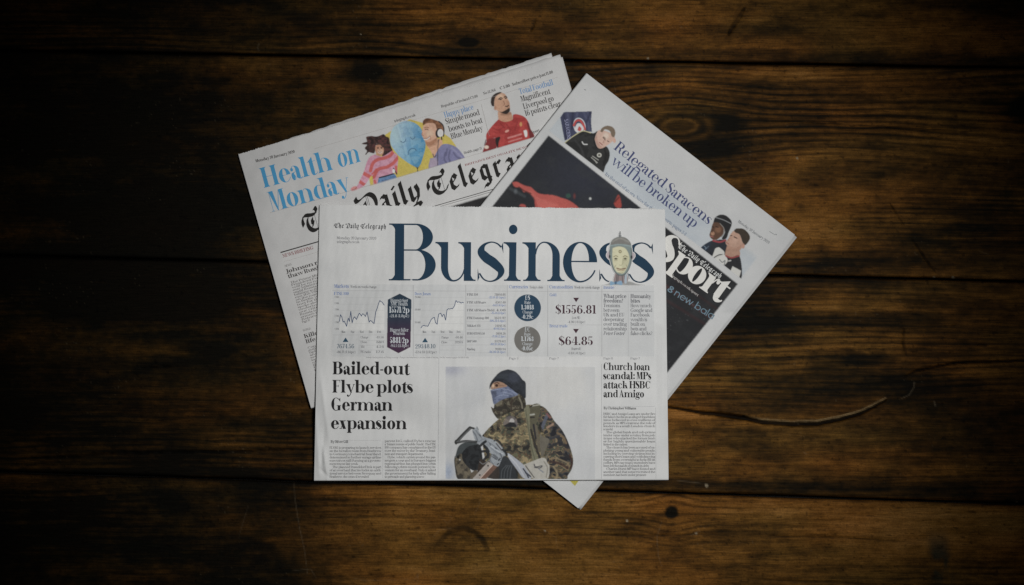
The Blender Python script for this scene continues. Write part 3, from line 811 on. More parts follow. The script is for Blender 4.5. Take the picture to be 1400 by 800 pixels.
class Print:
    """strips of ink collected in photograph pixels and laid on a page as one mesh"""
    def __init__(s):
        s.V = []; s.F = []; s.n = 0; s.k = 0; s.layer = []

    def strip(s, A, B, maxlen=3.6):
        A = np.asarray(A, float); B = np.asarray(B, float)
        L = np.maximum(np.linalg.norm(np.diff(A, axis=0), axis=1), np.linalg.norm(np.diff(B, axis=0), axis=1))
        if (L > maxlen).any():
            a = [A[:1]]; b = [B[:1]]
            for i, l in enumerate(L):
                m = max(1, int(math.ceil(l / maxlen))); t = (np.arange(1, m + 1) / m)[:, None]
                a.append(A[i] + (A[i + 1] - A[i]) * t); b.append(B[i] + (B[i + 1] - B[i]) * t)
            A = np.vstack(a); B = np.vstack(b)
        m = len(A)
        s.V.append(A); s.V.append(B)
        i = np.arange(m - 1)
        s.F.append(np.stack([s.n + i, s.n + i + 1, s.n + m + i + 1, s.n + m + i], -1))
        s.layer.append(np.full(2 * m, s.k % 7)); s.k += 1; s.n += 2 * m

    def line(s, pts, w):
        P = np.asarray(pts, float)
        for i in range(len(P) - 1):
            d = P[i + 1] - P[i]; l = np.linalg.norm(d)
            if l < 1e-6: continue
            n = np.array([-d[1], d[0]]) / l * w / 2
            e = d / l * w * .3 if len(P) > 2 else 0
            s.strip([P[i] + n - e, P[i + 1] + n + e], [P[i] - n - e, P[i + 1] - n + e])
        return s

    def text(s, txt, u0, v0, u1, v1, size, w=.27, h=.055, face='serif', slant=0.0, fit=True, bbox=False):
        """baseline runs from (u0,v0) to (u1,v1); fit stretches to that length, else keeps the natural width"""
        gl = [get_glyph(c, face, w, h) for c in txt]
        tot = sum(g[0] for g in gl)
        x0 = 0.0
        if bbox:
            xs = np.concatenate([np.vstack([a, b])[:, 0] for a, b in gl[0][1]]); x0 = xs.min()
            x = tot - gl[-1][0]; xs = np.concatenate([np.vstack([a, b])[:, 0] for a, b in gl[-1][1]]); tot = x + xs.max() - x0
        L = math.hypot(u1 - u0, v1 - v0); ca, sa = (u1 - u0) / L, (v1 - v0) / L
        hs = L / (tot * size) if fit else 1.0
        x = -x0
        for adv, st in gl:
            for A, B in st:
                for_ = []
                for P in (A, B):
                    X = (P[:, 0] + x + slant * P[:, 1]) * hs * size; Y = P[:, 1] * size
                    for_.append(np.stack([u0 + X * ca + Y * sa, v0 + X * sa - Y * ca], -1))
                s.strip(*for_)
            x += adv
        return s

    def fill(s, poly):
        """convex outline filled as a fan of thin strips"""
        P = np.asarray(poly, float); m = len(P) // 2
        a = P[:m + 1]; b = np.vstack([P[:1], P[m + 1:][::-1], P[m:m + 1]])
        n = 24
        def res(q):
            d = np.r_[0, np.cumsum(np.linalg.norm(np.diff(q, axis=0), axis=1))]
            t = np.linspace(0, d[-1], n); return np.stack([np.interp(t, d, q[:, i]) for i in (0, 1)], -1)
        s.strip(res(a), res(b)); return s

    def build(s, name, mat, page, label=None, lift=.00030, parent=None):
        V = np.vstack(s.V); lay = np.concatenate(s.layer)
        z = page.z(V[:, 0], V[:, 1]) + lift + lay * 4e-6
        return mesh(name, W(V[:, 0], V[:, 1], z), np.vstack(s.F), ink_on(mat, page.stock), parent or page.root, label, smooth=True)
# ---------------------------------------------------------------- printed pictures
def zc(x0, y0, s):
    return lambda *p: [(x0 + a / s, y0 + b / s) for a, b in p]


INK_GREY = .24


class Canvas:
    """a picture printed as ink on a fine grid of the page; colours are given as they read on paper of brightness `seen`"""
    def __init__(s, u0, v0, u1, v1, res=2.2, seen=SEEN, bg=None):
        s.u = np.arange(u0, u1 + 1e-6, 1 / res); s.v = np.arange(v0, v1 + 1e-6, 1 / res)
        s.U, s.V = np.meshgrid(s.u, s.v); s.res = res; s.seen = seen
        s.c = np.ones(s.U.shape + (3,)); s.white = lin([seen] * 3)
        if bg is not None: s.c[:] = s.tone(bg)

    def tone(s, c):
        c = np.asarray(c, float); g = c @ np.array([.3, .55, .15])
        return np.clip(lin((c * (1 - INK_GREY) + g * INK_GREY) * .93 + 2) / s.white, 0, 1.25)

    def inside(s, P):
        P = np.asarray(P, float); k = np.zeros(s.U.shape, bool)
        x0, y0 = P[-1]
        for x1, y1 in P:
            if y1 != y0:
                k ^= ((s.V < y1) != (s.V < y0)) & (s.U < (x1 - x0) * (s.V - y0) / (y1 - y0) + x0)
            x0, y0 = x1, y1
        return k

    def blur(s, m, r):
        n = int(round(r * s.res))
        if n < 1: return m
        k = np.hanning(2 * n + 3)[1:-1]; k /= k.sum()
        p = np.pad(m, ((n, n), (0, 0)), 'edge'); m = sum(k[i] * p[i:i + m.shape[0]] for i in range(2 * n + 1))
        p = np.pad(m, ((0, 0), (n, n)), 'edge'); return sum(k[i] * p[:, i:i + m.shape[1]] for i in range(2 * n + 1))

    def put(s, m, col, a=1.0):
        m = np.clip(m * a, 0, 1)[..., None]
        t = col if isinstance(col, np.ndarray) and col.ndim == 3 else s.tone(col)
        s.c = s.c * (1 - m) + t * m

    def poly(s, P, col, blur=.6, a=1.0, smooth=True, clip=None):
        P = cat(list(P) + [P[0]], 5) if smooth else P
        m = s.blur(s.inside(P).astype(float), blur)
        if clip is not None: m = m * clip
        s.put(m, col, a); return m

    def ellipse(s, c, rx, ry, col, blur=.5, a=1.0, rot=0, clip=None):
        ca, sa = math.cos(rot), math.sin(rot); du, dv = s.U - c[0], s.V - c[1]
        d = np.hypot((du * ca + dv * sa) / rx, (-du * sa + dv * ca) / ry)
        m = 1 - sm(1 - blur / rx, 1 + blur / rx, d)
        if clip is not None: m = m * clip
        s.put(m, col, a); return m

    def stroke(s, P, w, col, a=1.0, soft=.5, clip=None, smooth=True):
        P = [tuple(p) for p in (cat(P, 5) if smooth and len(P) > 2 else P)]
        d, t = polydist(s.U, s.V, P); m = 1 - sm(w / 2 - soft * .6, w / 2 + soft, d)
        if clip is not None: m = m * clip
        s.put(m, col, a)

    def mottle(s, m, cols, scale, seed, a=1.0, sx=1.0):
        f = fbm(s.U / scale / sx, s.V / scale, seed, 3); n = len(cols)
        f = (np.argsort(np.argsort(f.ravel())) / f.size).reshape(f.shape)
        for i, c in enumerate(cols): s.put(m * sm(i / n - .02, i / n + .02, f) if i else m, c, a)

    def grain(s, k=.05, seed=3):
        if k > .03:                                               # soft press register, coarse newsprint screen
            s.c = np.stack([s.blur(s.c[..., i], .55) for i in range(3)], -1)
        n = (noise(s.U * 1.1, s.V * 1.1, seed) - .5 + (1.2 * (fbm(s.U / 2.6, s.V / 2.6, seed + 5, 2) - .5) * (.15 + .85 * sm(.12, .5, np.abs(1 - s.c).max(-1))) if k > .03 else 0) + (.9 * (fbm(s.U / 6, s.V / 5, seed + 9, 3) - .5) * sm(.2, .55, np.abs(1 - s.c).max(-1)) if k > .03 else 0)) * sm(.006, .03, np.abs(1 - s.c).max(-1)) * (.3 + .7 * sm(.12, .5, np.abs(1 - s.c).max(-1)))
        s.c = np.clip(s.c * (1 + k * 2 * n[..., None]), 0, 1.25)

    def keep(s, m):
        s.c = 1 - (1 - s.c) * m[..., None]

    def build(s, name, page, label=None, lift=.00012, parent=None):
        z = page.z(s.U, s.V) + lift
        nu, nv = len(s.u), len(s.v)
        F = grid_faces(nu, nv)
        inkd = (np.abs(1 - s.c).max(-1) > .012).ravel()
        F = F[inkd[F].any(1)]
        used = np.unique(F); mp = np.zeros(nu * nv, int); mp[used] = np.arange(len(used))
        P = W(s.U.ravel(), s.V.ravel(), z.ravel())[used]
        return mesh(name, P, mp[F], PAINT[page.stock], parent or page.root, label, color=s.c.reshape(-1, 3)[used])


# ---------------------------------------------------------------- the folded papers
def hp(u, v, a, b, inside):
    """signed distance in pixels to line a-b, positive on the side of point `inside`"""
    n = np.array([-(b[1] - a[1]), b[0] - a[0]], float); n /= np.linalg.norm(n)
    s = 1 if np.dot(n, np.array(inside) - np.array(a)) > 0 else -1
    return s * ((u - a[0]) * n[0] + (v - a[1]) * n[1])


def quad_in(u, v, Q, pad):
    """soft inside-ness of a quadrilateral: 1 inside, falling to 0 `pad` pixels outside"""
    c = np.mean(Q, axis=0); m = 1e9
    for i in range(4): m = np.minimum(m, hp(u, v, Q[i], Q[(i + 1) % 4], c))
    return sm(-pad, 0, m)


QT = [(326, 211), (767.5, 81), (866, 424), (425, 557)]          # broadsheet at the back left
QS = [(803, 101), (1086.6, 321), (790.6, 695), (507, 472)]          # sports section, portrait
QB = [(437, 280), (909, 286.5), (914, 655), (429.5, 656)]       # business section on top


class Page:
    def __init__(s, Q, name, label, base, wr, stock):
        s.Q = np.array(Q, float); s.base = base; s.wr = wr; s.stock = stock
        c = s.Q.mean(0); p = W(c[0], c[1], 0.0)
        s.root = empty(name, tuple(p), label, 'newspaper')

    def z(s, u, v):
        return s.base(np.asarray(u, float), np.asarray(v, float)) + s.wr(np.asarray(u, float), np.asarray(v, float))


def waves(seed, n, lam, amp, dirn, spread):
    r = np.random.default_rng(seed); k = []
    for i in range(n):
        a = dirn + r.normal() * spread; l = lam * math.exp(r.normal() * .4)
        k.append((math.cos(a) * 2 * math.pi / l, math.sin(a) * 2 * math.pi / l, r.random() * 6.28, amp * r.uniform(.5, 1.2) / math.sqrt(n)))
    return lambda u, v: sum(d * np.sin(a * u + b * v + c) for a, b, c, d in k)


def crease(u, v, a, b, w, amp, one=0):
    """ridge (or valley) along a segment, fading at its ends"""
    dx, dy = b[0] - a[0], b[1] - a[1]; l = math.hypot(dx, dy)
    t = ((u - a[0]) * dx + (v - a[1]) * dy) / l / l; d = ((u - a[0]) * -dy + (v - a[1]) * dx) / l
    return amp * np.exp(-np.abs(d) / w) * np.exp(-((t - .5) / .42) ** 4)


def edge_drop(u, v, Q, i, w, depth):
    c = np.mean(Q, axis=0); d = hp(u, v, Q[i], Q[(i + 1) % 4], c)
    return -depth * np.exp(-np.clip(d, 0, None) / w)


def base_T(u, v): return .0064 + 0 * u


def base_S(u, v): return .0064 + .0062 * quad_in(u, v, QT, 60)


def base_B(u, v): return .0068 + .0066 * quad_in(u, v, QT, 75) + .0068 * quad_in(u, v, QS, 70)


wT = waves(1, 7, 150, .0009, -.3, .9); wT2 = waves(11, 7, 34, .00017, 0.0, .6)
wS = waves(2, 7, 140, .0009, .6, .9); wS2 = waves(12, 7, 30, .00016, .7, .6)
wB = waves(3, 7, 150, .0010, .0, .7); wB2 = waves(13, 10, 26, .00020, 0.0, .16)


def wr_T(u, v):
    return wT(u, v) + wT2(u, v) + edge_drop(u, v, QT, 3, 16, .0018) + edge_drop(u, v, QT, 1, 12, .0010) + crease(u, v, (540, 165), (562, 235), 2.2, .0005) - crease(u, v, (545, 165), (567, 235), 2.5, .0004)


def wr_S(u, v):
    return wS(u, v) + wS2(u, v) + edge_drop(u, v, QS, 1, 9, .0008) + edge_drop(u, v, QS, 0, 14, .0006) + crease(u, v, (985, 430), (1010, 426), 3.5, -.0018) + crease(u, v, (868, 155), (882, 180), 3, .0006) + crease(u, v, (870, 240), (885, 260), 3, .0005)


def wr_B(u, v):
    k = wB(u, v) + wB2(u, v) + edge_drop(u, v, QB, 1, 7, .0015) + edge_drop(u, v, QB, 3, 10, .0016) + edge_drop(u, v, QB, 0, 20, .0008)
    k = k + crease(u, v, (441, 605), (449, 662), 3.0, .0030) + crease(u, v, (436, 640), (452, 655), 2.5, -.0018) + crease(u, v, (438, 510), (450, 605), 4.0, .0020)
    k = k + crease(u, v, (445, 560), (490, 520), 7.0, .0007) + crease(u, v, (470, 585), (520, 505), 5.0, .0005) + crease(u, v, (455, 540), (515, 480), 5.0, -.0004)
    k = k + crease(u, v, (607, 490), (607, 650), 3.0, .0003) + crease(u, v, (905, 300), (907, 640), 3.0, .0010) + crease(u, v, (896, 290), (898, 650), 4.0, -.0007)
    k = k + crease(u, v, (431, 560), (438, 662), 4.0, .0020) + crease(u, v, (444, 580), (438, 645), 3.0, -.0022) + crease(u, v, (600, 560), (760, 520), 9, .0003) + crease(u, v, (480, 300), (560, 420), 9, .0003)
    return k


def build_sheets(pg, n_inner, fold, jag, shifts, seed):
    """the printed front leaf (rolled under along its fold) and the leaves inside it"""
    r = np.random.default_rng(seed)
    Q = pg.Q; NU, NV = 260, 200
    s = np.linspace(0, 1, NU); t = np.linspace(0, 1, NV)
    S, T = np.meshgrid(s, t)

    def pos(S, T, Q):
        return ((1 - S) * (1 - T))[..., None] * Q[0] + (S * (1 - T))[..., None] * Q[1] + (S * T)[..., None] * Q[2] + ((1 - S) * T)[..., None] * Q[3]
    P = pos(S, T, Q)
    if jag:                                                       # pinked edge of the newsprint
        e0 = (Q[0] - Q[3]) / np.linalg.norm(Q[0] - Q[3])
        P[0] += (np.where(np.arange(NU) % 2 == 0, .42, -.42) + .25 * r.normal(size=NU))[:, None] * e0
    Z = pg.z(P[..., 0], P[..., 1])
    X = W(P[..., 0], P[..., 1], Z)
    # roll the leaf under along the fold
    c = Q.mean(0)
    if fold == 'bottom': edge, nxt = X[-1], X[-2]
    else: edge, nxt = X[:, 0], X[:, 1]
    out = edge - nxt; out[:, 2] = 0; out /= np.linalg.norm(out, axis=1)[:, None]
    zt = edge[:, 2]; zb = np.maximum(zt - base_th(pg), .0004); R = (zt - zb) / 2
    rows = []
    for a in np.linspace(0, math.pi, 11)[1:]:
        rows.append(np.stack([edge[:, 0] + out[:, 0] * R * math.sin(a) * .55, edge[:, 1] + out[:, 1] * R * math.sin(a) * .55, zb + R + R * math.cos(a)], -1))
    back = rows[-1].copy()
    for k in range(1, 31):                                        # the back half of the leaf, under the inner leaves
        q = back - out * (k * .001)
        kz = (CAM_H - q[:, 2]) / CAM_H
        q[:, 2] = np.maximum(pg.z(q[:, 0] / PX / kz + 700, 400 - q[:, 1] / PX / kz) - base_th(pg) * 1.04, .0003)
        rows.append(q)
    rows = np.array(rows)
    if fold == 'bottom': X = np.concatenate([X, rows], 0)
    else: X = np.concatenate([rows[::-1].transpose(1, 0, 2), X], 1)
    nv, nu = X.shape[:2]
    mesh('front_page', X.reshape(-1, 3), grid_faces(nu, nv), PAPER[pg.stock], pg.root)
    # leaves inside: each a thin solid sheet with its own slight offset
    th = base_th(pg)
    for i in range(n_inner):
        q = Q + (c - Q) / np.linalg.norm(c - Q, axis=1)[:, None] * (1.6 if i % 2 else .9)
        q = q + np.array(shifts[i]) if i < len(shifts) else q + r.normal(size=(4, 2)) * .7
        mu, mv = 90, 70
        S2, T2 = np.meshgrid(np.linspace(0, 1, mu), np.linspace(0, 1, mv)); p = pos(S2, T2, q)
        if jag:
            e0 = (q[0] - q[3]) / np.linalg.norm(q[0] - q[3]); p[0] += (r.normal(size=mu) * .4)[:, None] * e0
        f = (i + 1) / (n_inner + 1)
        zz = pg.z(p[..., 0], p[..., 1]) - th * f + .00006 * waves(seed + i, 4, 60, 1.0, 0, 3)(p[..., 0], p[..., 1])
        gap = th / (n_inner + 1) * .55
        top = W(p[..., 0], p[..., 1], zz); bot = W(p[..., 0], p[..., 1], zz - gap)
        V = np.concatenate([top.reshape(-1, 3), bot.reshape(-1, 3)]); N = mu * mv
        F = grid_faces(mu, mv); F2 = F[:, ::-1] + N
        ring = np.r_[np.arange(mu), np.arange(1, mv) * mu + mu - 1, (mv - 1) * mu + np.arange(mu - 2, -1, -1), np.arange(mv - 2, 0, -1) * mu]
        nx = np.roll(ring, -1); side = np.stack([ring, nx, nx + N, ring + N], -1)
        mesh('inner_page', V, np.vstack([F, F2, side]), PAPER[pg.stock], pg.root, smooth=False)


def base_th(pg): return {id(TEL): .0056, id(SPO): .0056, id(BUS): .0058}[id(pg)]


TEL = Page(QT, 'newspaper', 'newspaper at the back left with a blue Health on Monday banner and blackletter masthead', base_T, wr_T, 'main')
SPO = Page(QS, 'newspaper', 'sports section of a newspaper turned diagonally, black picture and white Sport title', base_S, wr_S, 'sport')
BUS = Page(QB, 'newspaper', 'newspaper section lying on top of the other two with the big navy Business title', base_B, wr_B, 'business')
build_sheets(TEL, 5, 'bottom', True, [[(-1, 1), (-1.2, -7.5), (0, 0), (0, 0)], [(0, .5), (-13, -10), (0, 0), (0, 0)], [(.5, 0), (2.0, -4.0), (0, 0), (0, 0)]], 21)
build_sheets(SPO, 4, 'left', False, [[(0, .6), (2.0, 1.8), (2.2, 1.4), (0, 0)], [(0, 1.0), (2.9, 2.6), (3.4, 2.4), (0, 0)], [(0, 1.0), (3.8, 3.4), (3.2, 2.9), (0, 0)], [(0, .5), (3.0, 2.2), (3.9, 2.8), (0, 0)]], 22)
build_sheets(BUS, 4, 'bottom', True, [[(0, .5), (1.0, .5), (.8, -1), (0, -1)], [(-.6, 1), (1.4, 1), (.6, -1), (0, -1)]], 23)
# ---------------------------------------------------------------- Business section: print
NAVY = (25, 47, 65); BLK = (28, 27, 28); GREY = (112, 112, 114); BLUE = (82, 104, 150); PLUM = (58, 38, 46); TEAL = (40, 66, 84)


def body(p, lines, x0, x1, y0, pitch, size=2.0, w=.20, h=.085, ang=0.0, just=True, ox=0, oy=0):
    """set small text in a justified column; x0..x1 and y along the page axes (rotated by ang about (ox, oy))"""
    global DET
    old = DET; DET = .35
    ca, sa = math.cos(ang), math.sin(ang)
    R = lambda x, y: (ox + x * ca - y * sa, oy + x * sa + y * ca)
    for i, t in enumerate(lines):
        if not t: continue
        y = y0 + i * pitch; xs = x0
        if t[0] == '>': xs += 4; t = t[1:]
        nat = sum(get_glyph(c, 'serif', w, h)[0] for c in t) * size
        full = just and not t.endswith('|'); t = t.rstrip('|')
        xe = x1 if full else min(x1, xs + nat * .92)
        a = R(xs, y); b = R(xe, y)
        p.text(t, *a, *b, size, w, h)
    DET = old
    return p


def business():
    global DET
    pg = BUS
    # --- title, letter by letter
    p = Print(); DET = 2.2
    for ch, x0, x1, y, sz in (('B', 531.6, 595.6, 383.6, 52.6), ('u', 595, 650.2, 384, 53), ('s', 652.6, 689.6, 384.4, 53), ('i', 687.8, 711.8, 384.2, 53), ('n', 714, 772, 384.4, 53),
                              ('e', 769.6, 816.2, 385, 53), ('s', 819, 856, 385.3, 53), ('s', 857.6, 894.2, 385.6, 53)):
        p.text(ch, x0, y - .2, x1, y + .2, sz, .205, .034, bbox=True)
    DET = 1.0
    p.build('title', ink(NAVY), pg, lift=.00045)
    DET = .7
    Print().text('The Daily Telegraph', 457, 311.6, 528.6, 313.2, 4.7, face='black').build('masthead', ink((70, 70, 72)), pg, lift=.00030)
    block('dateline', ink((105, 105, 108)), pg, [('Monday 20 January 2020', 460.4, 327, 514.5, 327.6, 2.5, .2, .09)])
    block('web_address', ink((105, 105, 108)), pg, [('telegraph.co.uk', 460.4, 332.2, 491.5, 332.5, 2.5, .2, .09)])
    # --- tinted price panel and its charts
    c = Canvas(453.5, 388, 895, 488.6, 2.2)
    m = c.inside([(455, 388.6), (894.2, 390.2), (894.6, 487.4), (454, 487.2)]).astype(float)
    c.put(c.blur(m, .4), (181, 182, 183))
    c1 = [(235, 265), (243, 215), (252, 230), (262, 270), (270, 262), (275, 272), (288, 300), (294, 262), (300, 240), (308, 265), (318, 190), (323, 240), (328, 275), (336, 245), (345, 230), (352, 240), (360, 250), (370, 225), (380, 205), (388, 212), (395, 225), (405, 208), (415, 215),
          (425, 228), (437, 195), (444, 232), (452, 270), (460, 258), (470, 262), (476, 270), (488, 280), (494, 240), (500, 195), (512, 165), (520, 135), (530, 112), (538, 120), (545, 122), (552, 132), (562, 145)]
    c2 = [(830, 312), (838, 300), (845, 295), (853, 292), (860, 298), (870, 297), (880, 300), (888, 285), (895, 270), (905, 250), (915, 240), (928, 235), (935, 270), (941, 278), (948, 285), (954, 240), (960, 210), (968, 207), (975, 205), (981, 222), (985, 230), (993, 214), (1000, 215), (1005, 240), (1010, 255), (1020, 180),
          (1030, 172), (1040, 174), (1050, 170), (1060, 172), (1068, 160), (1075, 150), (1080, 128), (1085, 112), (1090, 116), (1095, 125), (1103, 122), (1110, 122), (1118, 128), (1125, 130), (1133, 125), (1140, 128)]
    zp = zc(420, 390, 5.335)
    for ch in (c1, c2):
        P = zp(*ch); c.poly(P + [(P[-1][0], 452.5), (P[0][0], 452.5)], (194, 194, 193), .3, smooth=False)
    for x in (528 + 37, 636.8, 693.6, 748.8, 822.8):
        c.stroke([(x, 390), (x, 487)], .5, (140, 140, 142), .8, smooth=False)
    c.stroke([(859, 402), (859, 487)], .4, (150, 150, 152), .6, smooth=False)
    for y in (397.5,): c.stroke([(455, y), (894, y + 1.4)], .4, (148, 148, 150), .7, smooth=False)
    for x0, x1 in ((464, 525), (572, 634)):
        for y in (407, 416, 424.5, 433.5, 442.5, 451.5): c.stroke([(x0, y), (x1, y)], .3, (150, 150, 152), .4, smooth=False)
    for x0, x1 in ((455, 526), (566, 634)):
        for y in (458, 465.5, 472, 478.8): c.stroke([(x0 + (36 if y > 460 else 0), y), (x1, y)], .3, (150, 150, 152), .6, smooth=False)
    c.stroke([(490.8, 460), (490.8, 484)], .3, (150, 150, 152), .6, smooth=False); c.stroke([(600.8, 460), (600.8, 484)], .3, (150, 150, 152), .6, smooth=False)
    for k in range(8): c.stroke([(638, 407.8 + 10.65 * k), (692, 407.8 + 10.65 * k)], .3, (150, 150, 152), .6, smooth=False)
    c.stroke([(749, 444), (822, 444.4)], .3, (150, 150, 152), .7, smooth=False)
    c.grain(.015)
    panel = c.build('price_panel', pg, 'pale grey panel of market charts and prices')
    for P in (c1, c2):
        Print().line(zp(*P), .85).build('chart_line', ink((44, 62, 92)), pg, parent=panel)
    for a in ((472.5, 464.6), (581.2, 465)):
        p = Print(); p.strip([(a[0], a[1] - 3), (a[0] - 4, a[1] + 3)], [(a[0], a[1] - 3), (a[0] + 4, a[1] + 3)]); p.build('rise_arrow', ink(TEAL), pg, parent=panel)
    for t in (('7674.56', 460.3, 476.2, 484.4, 476.2, 3.9, .2, .06), ('29348.10', 567.6, 476.4, 595.6, 476.2, 3.9, .2, .06)): block('index_value', ink(TEAL), pg, [t], parent=panel)
    for x, y in ((787.7, 410), (787.5, 452.6)):
        p = Print(); p.strip([(x, y + 3.2), (x - 4, y - 2.8)], [(x, y + 3.2), (x + 4, y - 2.8)]); p.build('fall_arrow', ink(PLUM), pg, parent=panel)
    for t in (('$1556.81', 759.6, 428.7, 815.4, 428.9, 7.8, .27, .05), ('$64.85', 764, 471.6, 811.2, 471.8, 7.8, .27, .05)): block('commodity_price', ink(PLUM), pg, [t], parent=panel)
    # small blue heads
    DET = .45
    for t, x0, x1, y, sz in (('Markets', 457, 477, 393.4, 3.1), ('FTSE 100', 456.6, 477, 403.3, 2.8), ('Dow Jones', 567, 589, 403.6, 2.8), ('Currencies', 696, 722, 394.2, 3.0), ('Commodities', 751, 783.5, 394.4, 3.0),
                             ('Inside', 825, 840, 394.8, 3.0), ('Gold', 751.4, 760.8, 405, 2.7), ('Brent crude', 751.2, 776, 447.6, 2.7)):
        block('panel_heading', ink(BLUE), pg, [(t, x0, y, x1, y + .1, sz, .22, .08)], parent=panel)
    p = Print()
    for k in range(8): p.text('+%d.%d (%.1fpc)' % (13 + 31 * k % 97, 17 * k % 89, .3 + .37 * k % 2.2), 668 + (k * 5) % 7, 408 + 10.65 * k, 691, 408.1 + 10.65 * k, 2.0, .2, .09)
    p.build('index_changes', ink(BLUE), pg, parent=panel)
    p = Print()
    for t in (('Week-on-week change', 479, 393.5, 515, 394, 2.3, .22, .09), ("Today's close", 724, 394.3, 742.6, 394.4, 2.3, .22, .09), ('Week-on-week change', 785, 394.5, 820, 394.8, 2.3, .22, .09)): block('panel_subheading', ink((88, 88, 92)), pg, [t], parent=panel)
    for i, t in enumerate(('FTSE 250', 'FTSE All Share', 'FTSE All Share Yield', 'FTSE Eurotop 300', 'Nikkei 225', 'EURO STOXX 50', 'S&P 500', 'Nasdaq')):
        y = 404.3 + 10.65 * i; p.text(t, 638.4, y, 638.4 + 2.0 * len(t) * .94, y, 2.1, .3, .1); p.text(('21868.05', '4267.40', '4.08', '1659.92', '24041.26', '3808.26', '3329.62', '9388.94')[i], 691 - 15 + (i % 3), y, 691.5, y, 2.1, .22, .09)
    p.build('index_table', ink((88, 88, 92)), pg, parent=panel); p = Print()
    for x0, xs in ((457.4, (469.7, 481.9, 494.6, 506.6, 518.4)), (567, (580.3, 592.5, 605, 616.3, 627))):
        for i, y in enumerate((407.5, 416, 424.5, 433.2, 442, 451)[::1 if x0 < 500 else 2]): p.text(('7,700' if x0 < 500 else '29,400'), x0, y, x0 + (6 if x0 < 500 else 8), y, 1.7, .2, .1)
        for x, t in zip(xs, ('Mon', 'Tue', 'Wed', 'Thu', 'Fri')): p.text(t, x - 2.6, 455.2, x + 2.6, 455.2, 2.0, .26, .1)
        p.build('chart_scale', ink((88, 88, 92)), pg, parent=panel); p = Print()
    for t in (('+86.71 (1.14pc)', 460, 482.9, 486, 482.9, 2.3, .2, .09), ('+524.33 (1.82pc)', 567, 483, 597, 483, 2.3, .2, .09)): block('index_change', ink((88, 88, 92)), pg, [t], parent=panel)
    for y, a, b in ((462.6, 'Change', '+13.56'), (469.2, 'Close', '7588.9'), (475.6, 'Yld', '4.24'), (482.6, 'PE ratio', '17.6')): p.text(a, 493, y, 493 + 1.75 * len(a), y, 2.1, .2, .09); p.text(b, 514, y, 525, y, 2.1, .2, .09)
    p.build('index_note', ink((88, 88, 92)), pg, parent=panel); p = Print()
    for y, a, b in ((462.8, 'Change', '+50.46'), (469.4, 'Close', '29297.6')): p.text(a, 603, y, 603 + 1.75 * len(a), y, 2.1, .2, .09); p.text(b, 622, y, 633, y, 2.1, .2, .09)
    p.build('index_note', ink((88, 88, 92)), pg, parent=panel); p = Print()
    p.text('(oz/$)', 782, 436, 793, 436, 2.2, .2, .09); p.text('-4.90 (-0.3pc)', 776, 441.8, 800, 441.8, 2.2, .2, .09); p.build('price_note', ink((88, 88, 92)), pg, parent=panel); p = Print(); p.text('(barrel)', 781, 478.4, 794, 478.4, 2.2, .2, .09); p.text('-0.13 (-0.2pc)', 776, 484.4, 800, 484.4, 2.2, .2, .09)
    p.build('price_note', ink((88, 88, 92)), pg, parent=panel); p = Print()
    for x, t in ((696, 'Page 3'), (751, 'Page 7'), (825, 'Page 8'), (862, 'Page 7')): block('page_reference', ink((118, 118, 122)), pg, [(t, x, 491.4, x + 13, 491.4, 2.0, .16, .08)], parent=panel)
    p.text('Source: closing prices on Friday evening. Changes are measured over one week of trading. See the business pages for full details', 500, 489.6, 641, 489.8, 1.5, .10, .05)
    p.build('source_note', ink((118, 118, 122)), pg, parent=panel)
    DET = .6; p = Print()
    p.text('What price', 825, 407.2, 856.4, 407.5, 3.6, .32, .08); p.text('freedom?', 825, 413.6, 852, 413.8, 3.6, .32, .08)
    q = Print(); q.text('Humanity', 862, 407.4, 890, 407.7, 3.6, .32, .08); q.text('bites', 862, 413.8, 875, 413.9, 3.6, .32, .08)
    for i, (a, xe) in enumerate((('Tensions', 848), ('between', 847), ('UK and EU', 853.5), ('deepening', 853), ('over trading', 857), ('relationship', 857), ('Peter Foster', 854))): p.text(a, 825, 420 + 6.33 * i, xe, 420.1 + 6.33 * i, 3.3, .2, .07, slant=.2 if i == 6 else 0)
    for i, (a, xe) in enumerate((('How much', 891), ('Google and', 892), ('Facebook', 888.5), ('wealth is', 885), ('built on', 882), ('bots and', 884), ('fake clicks?', 892))): q.text(a, 862, 420.1 + 6.33 * i, xe, 420.2 + 6.33 * i, 3.3, .2, .07)
    for x in (p, q): x.build('inside_teaser', ink((72, 72, 78)), pg, parent=panel)
    # badge and discs
    c = Canvas(527, 400, 565, 485, 3)
    P = [(546.5, 401.5), (562.6, 409.7), (561.2, 474.7), (544.8, 483), (529.0, 474.7), (530.1, 409.7)]
    k = sm(425, 465, c.V)[..., None]
    c.put(c.blur(c.inside(P).astype(float), .35), c.tone((32, 50, 68)) * (1 - k) + c.tone((62, 36, 62)) * k)
    badge = c.build('badge', pg, 'tall navy to plum hexagon of share price movers', lift=.00028)
    LT = (172, 176, 180)
    p = Print(); DET = .5
    for t, y, hw, sz, w in (('Biggest riser', 413, 12, 3.2, .22), ('NMC Health', 417.8, 11.6, 3.2, .22), ('1557½p'.replace('½', '1/2'), 427.6, 14, 5.6, .34), ('+21.8 (1.8pc)', 433.8, 13.4, 2.6, .2), ('Biggest faller', 453.4, 12.6, 3.2, .22), ('Pearson', 458, 8, 3.2, .22), ('588½p'.replace('½', '1/2'), 469.2, 12.8, 5.6, .34), ('-94.1 (13.8pc)', 474.6, 12.6, 2.6, .2)):
        p.text(t, 545.9 - hw, y, 545.9 + hw, y, sz, w, .07)
    p.build('badge_text', ink(LT), pg, lift=.00042, parent=badge)
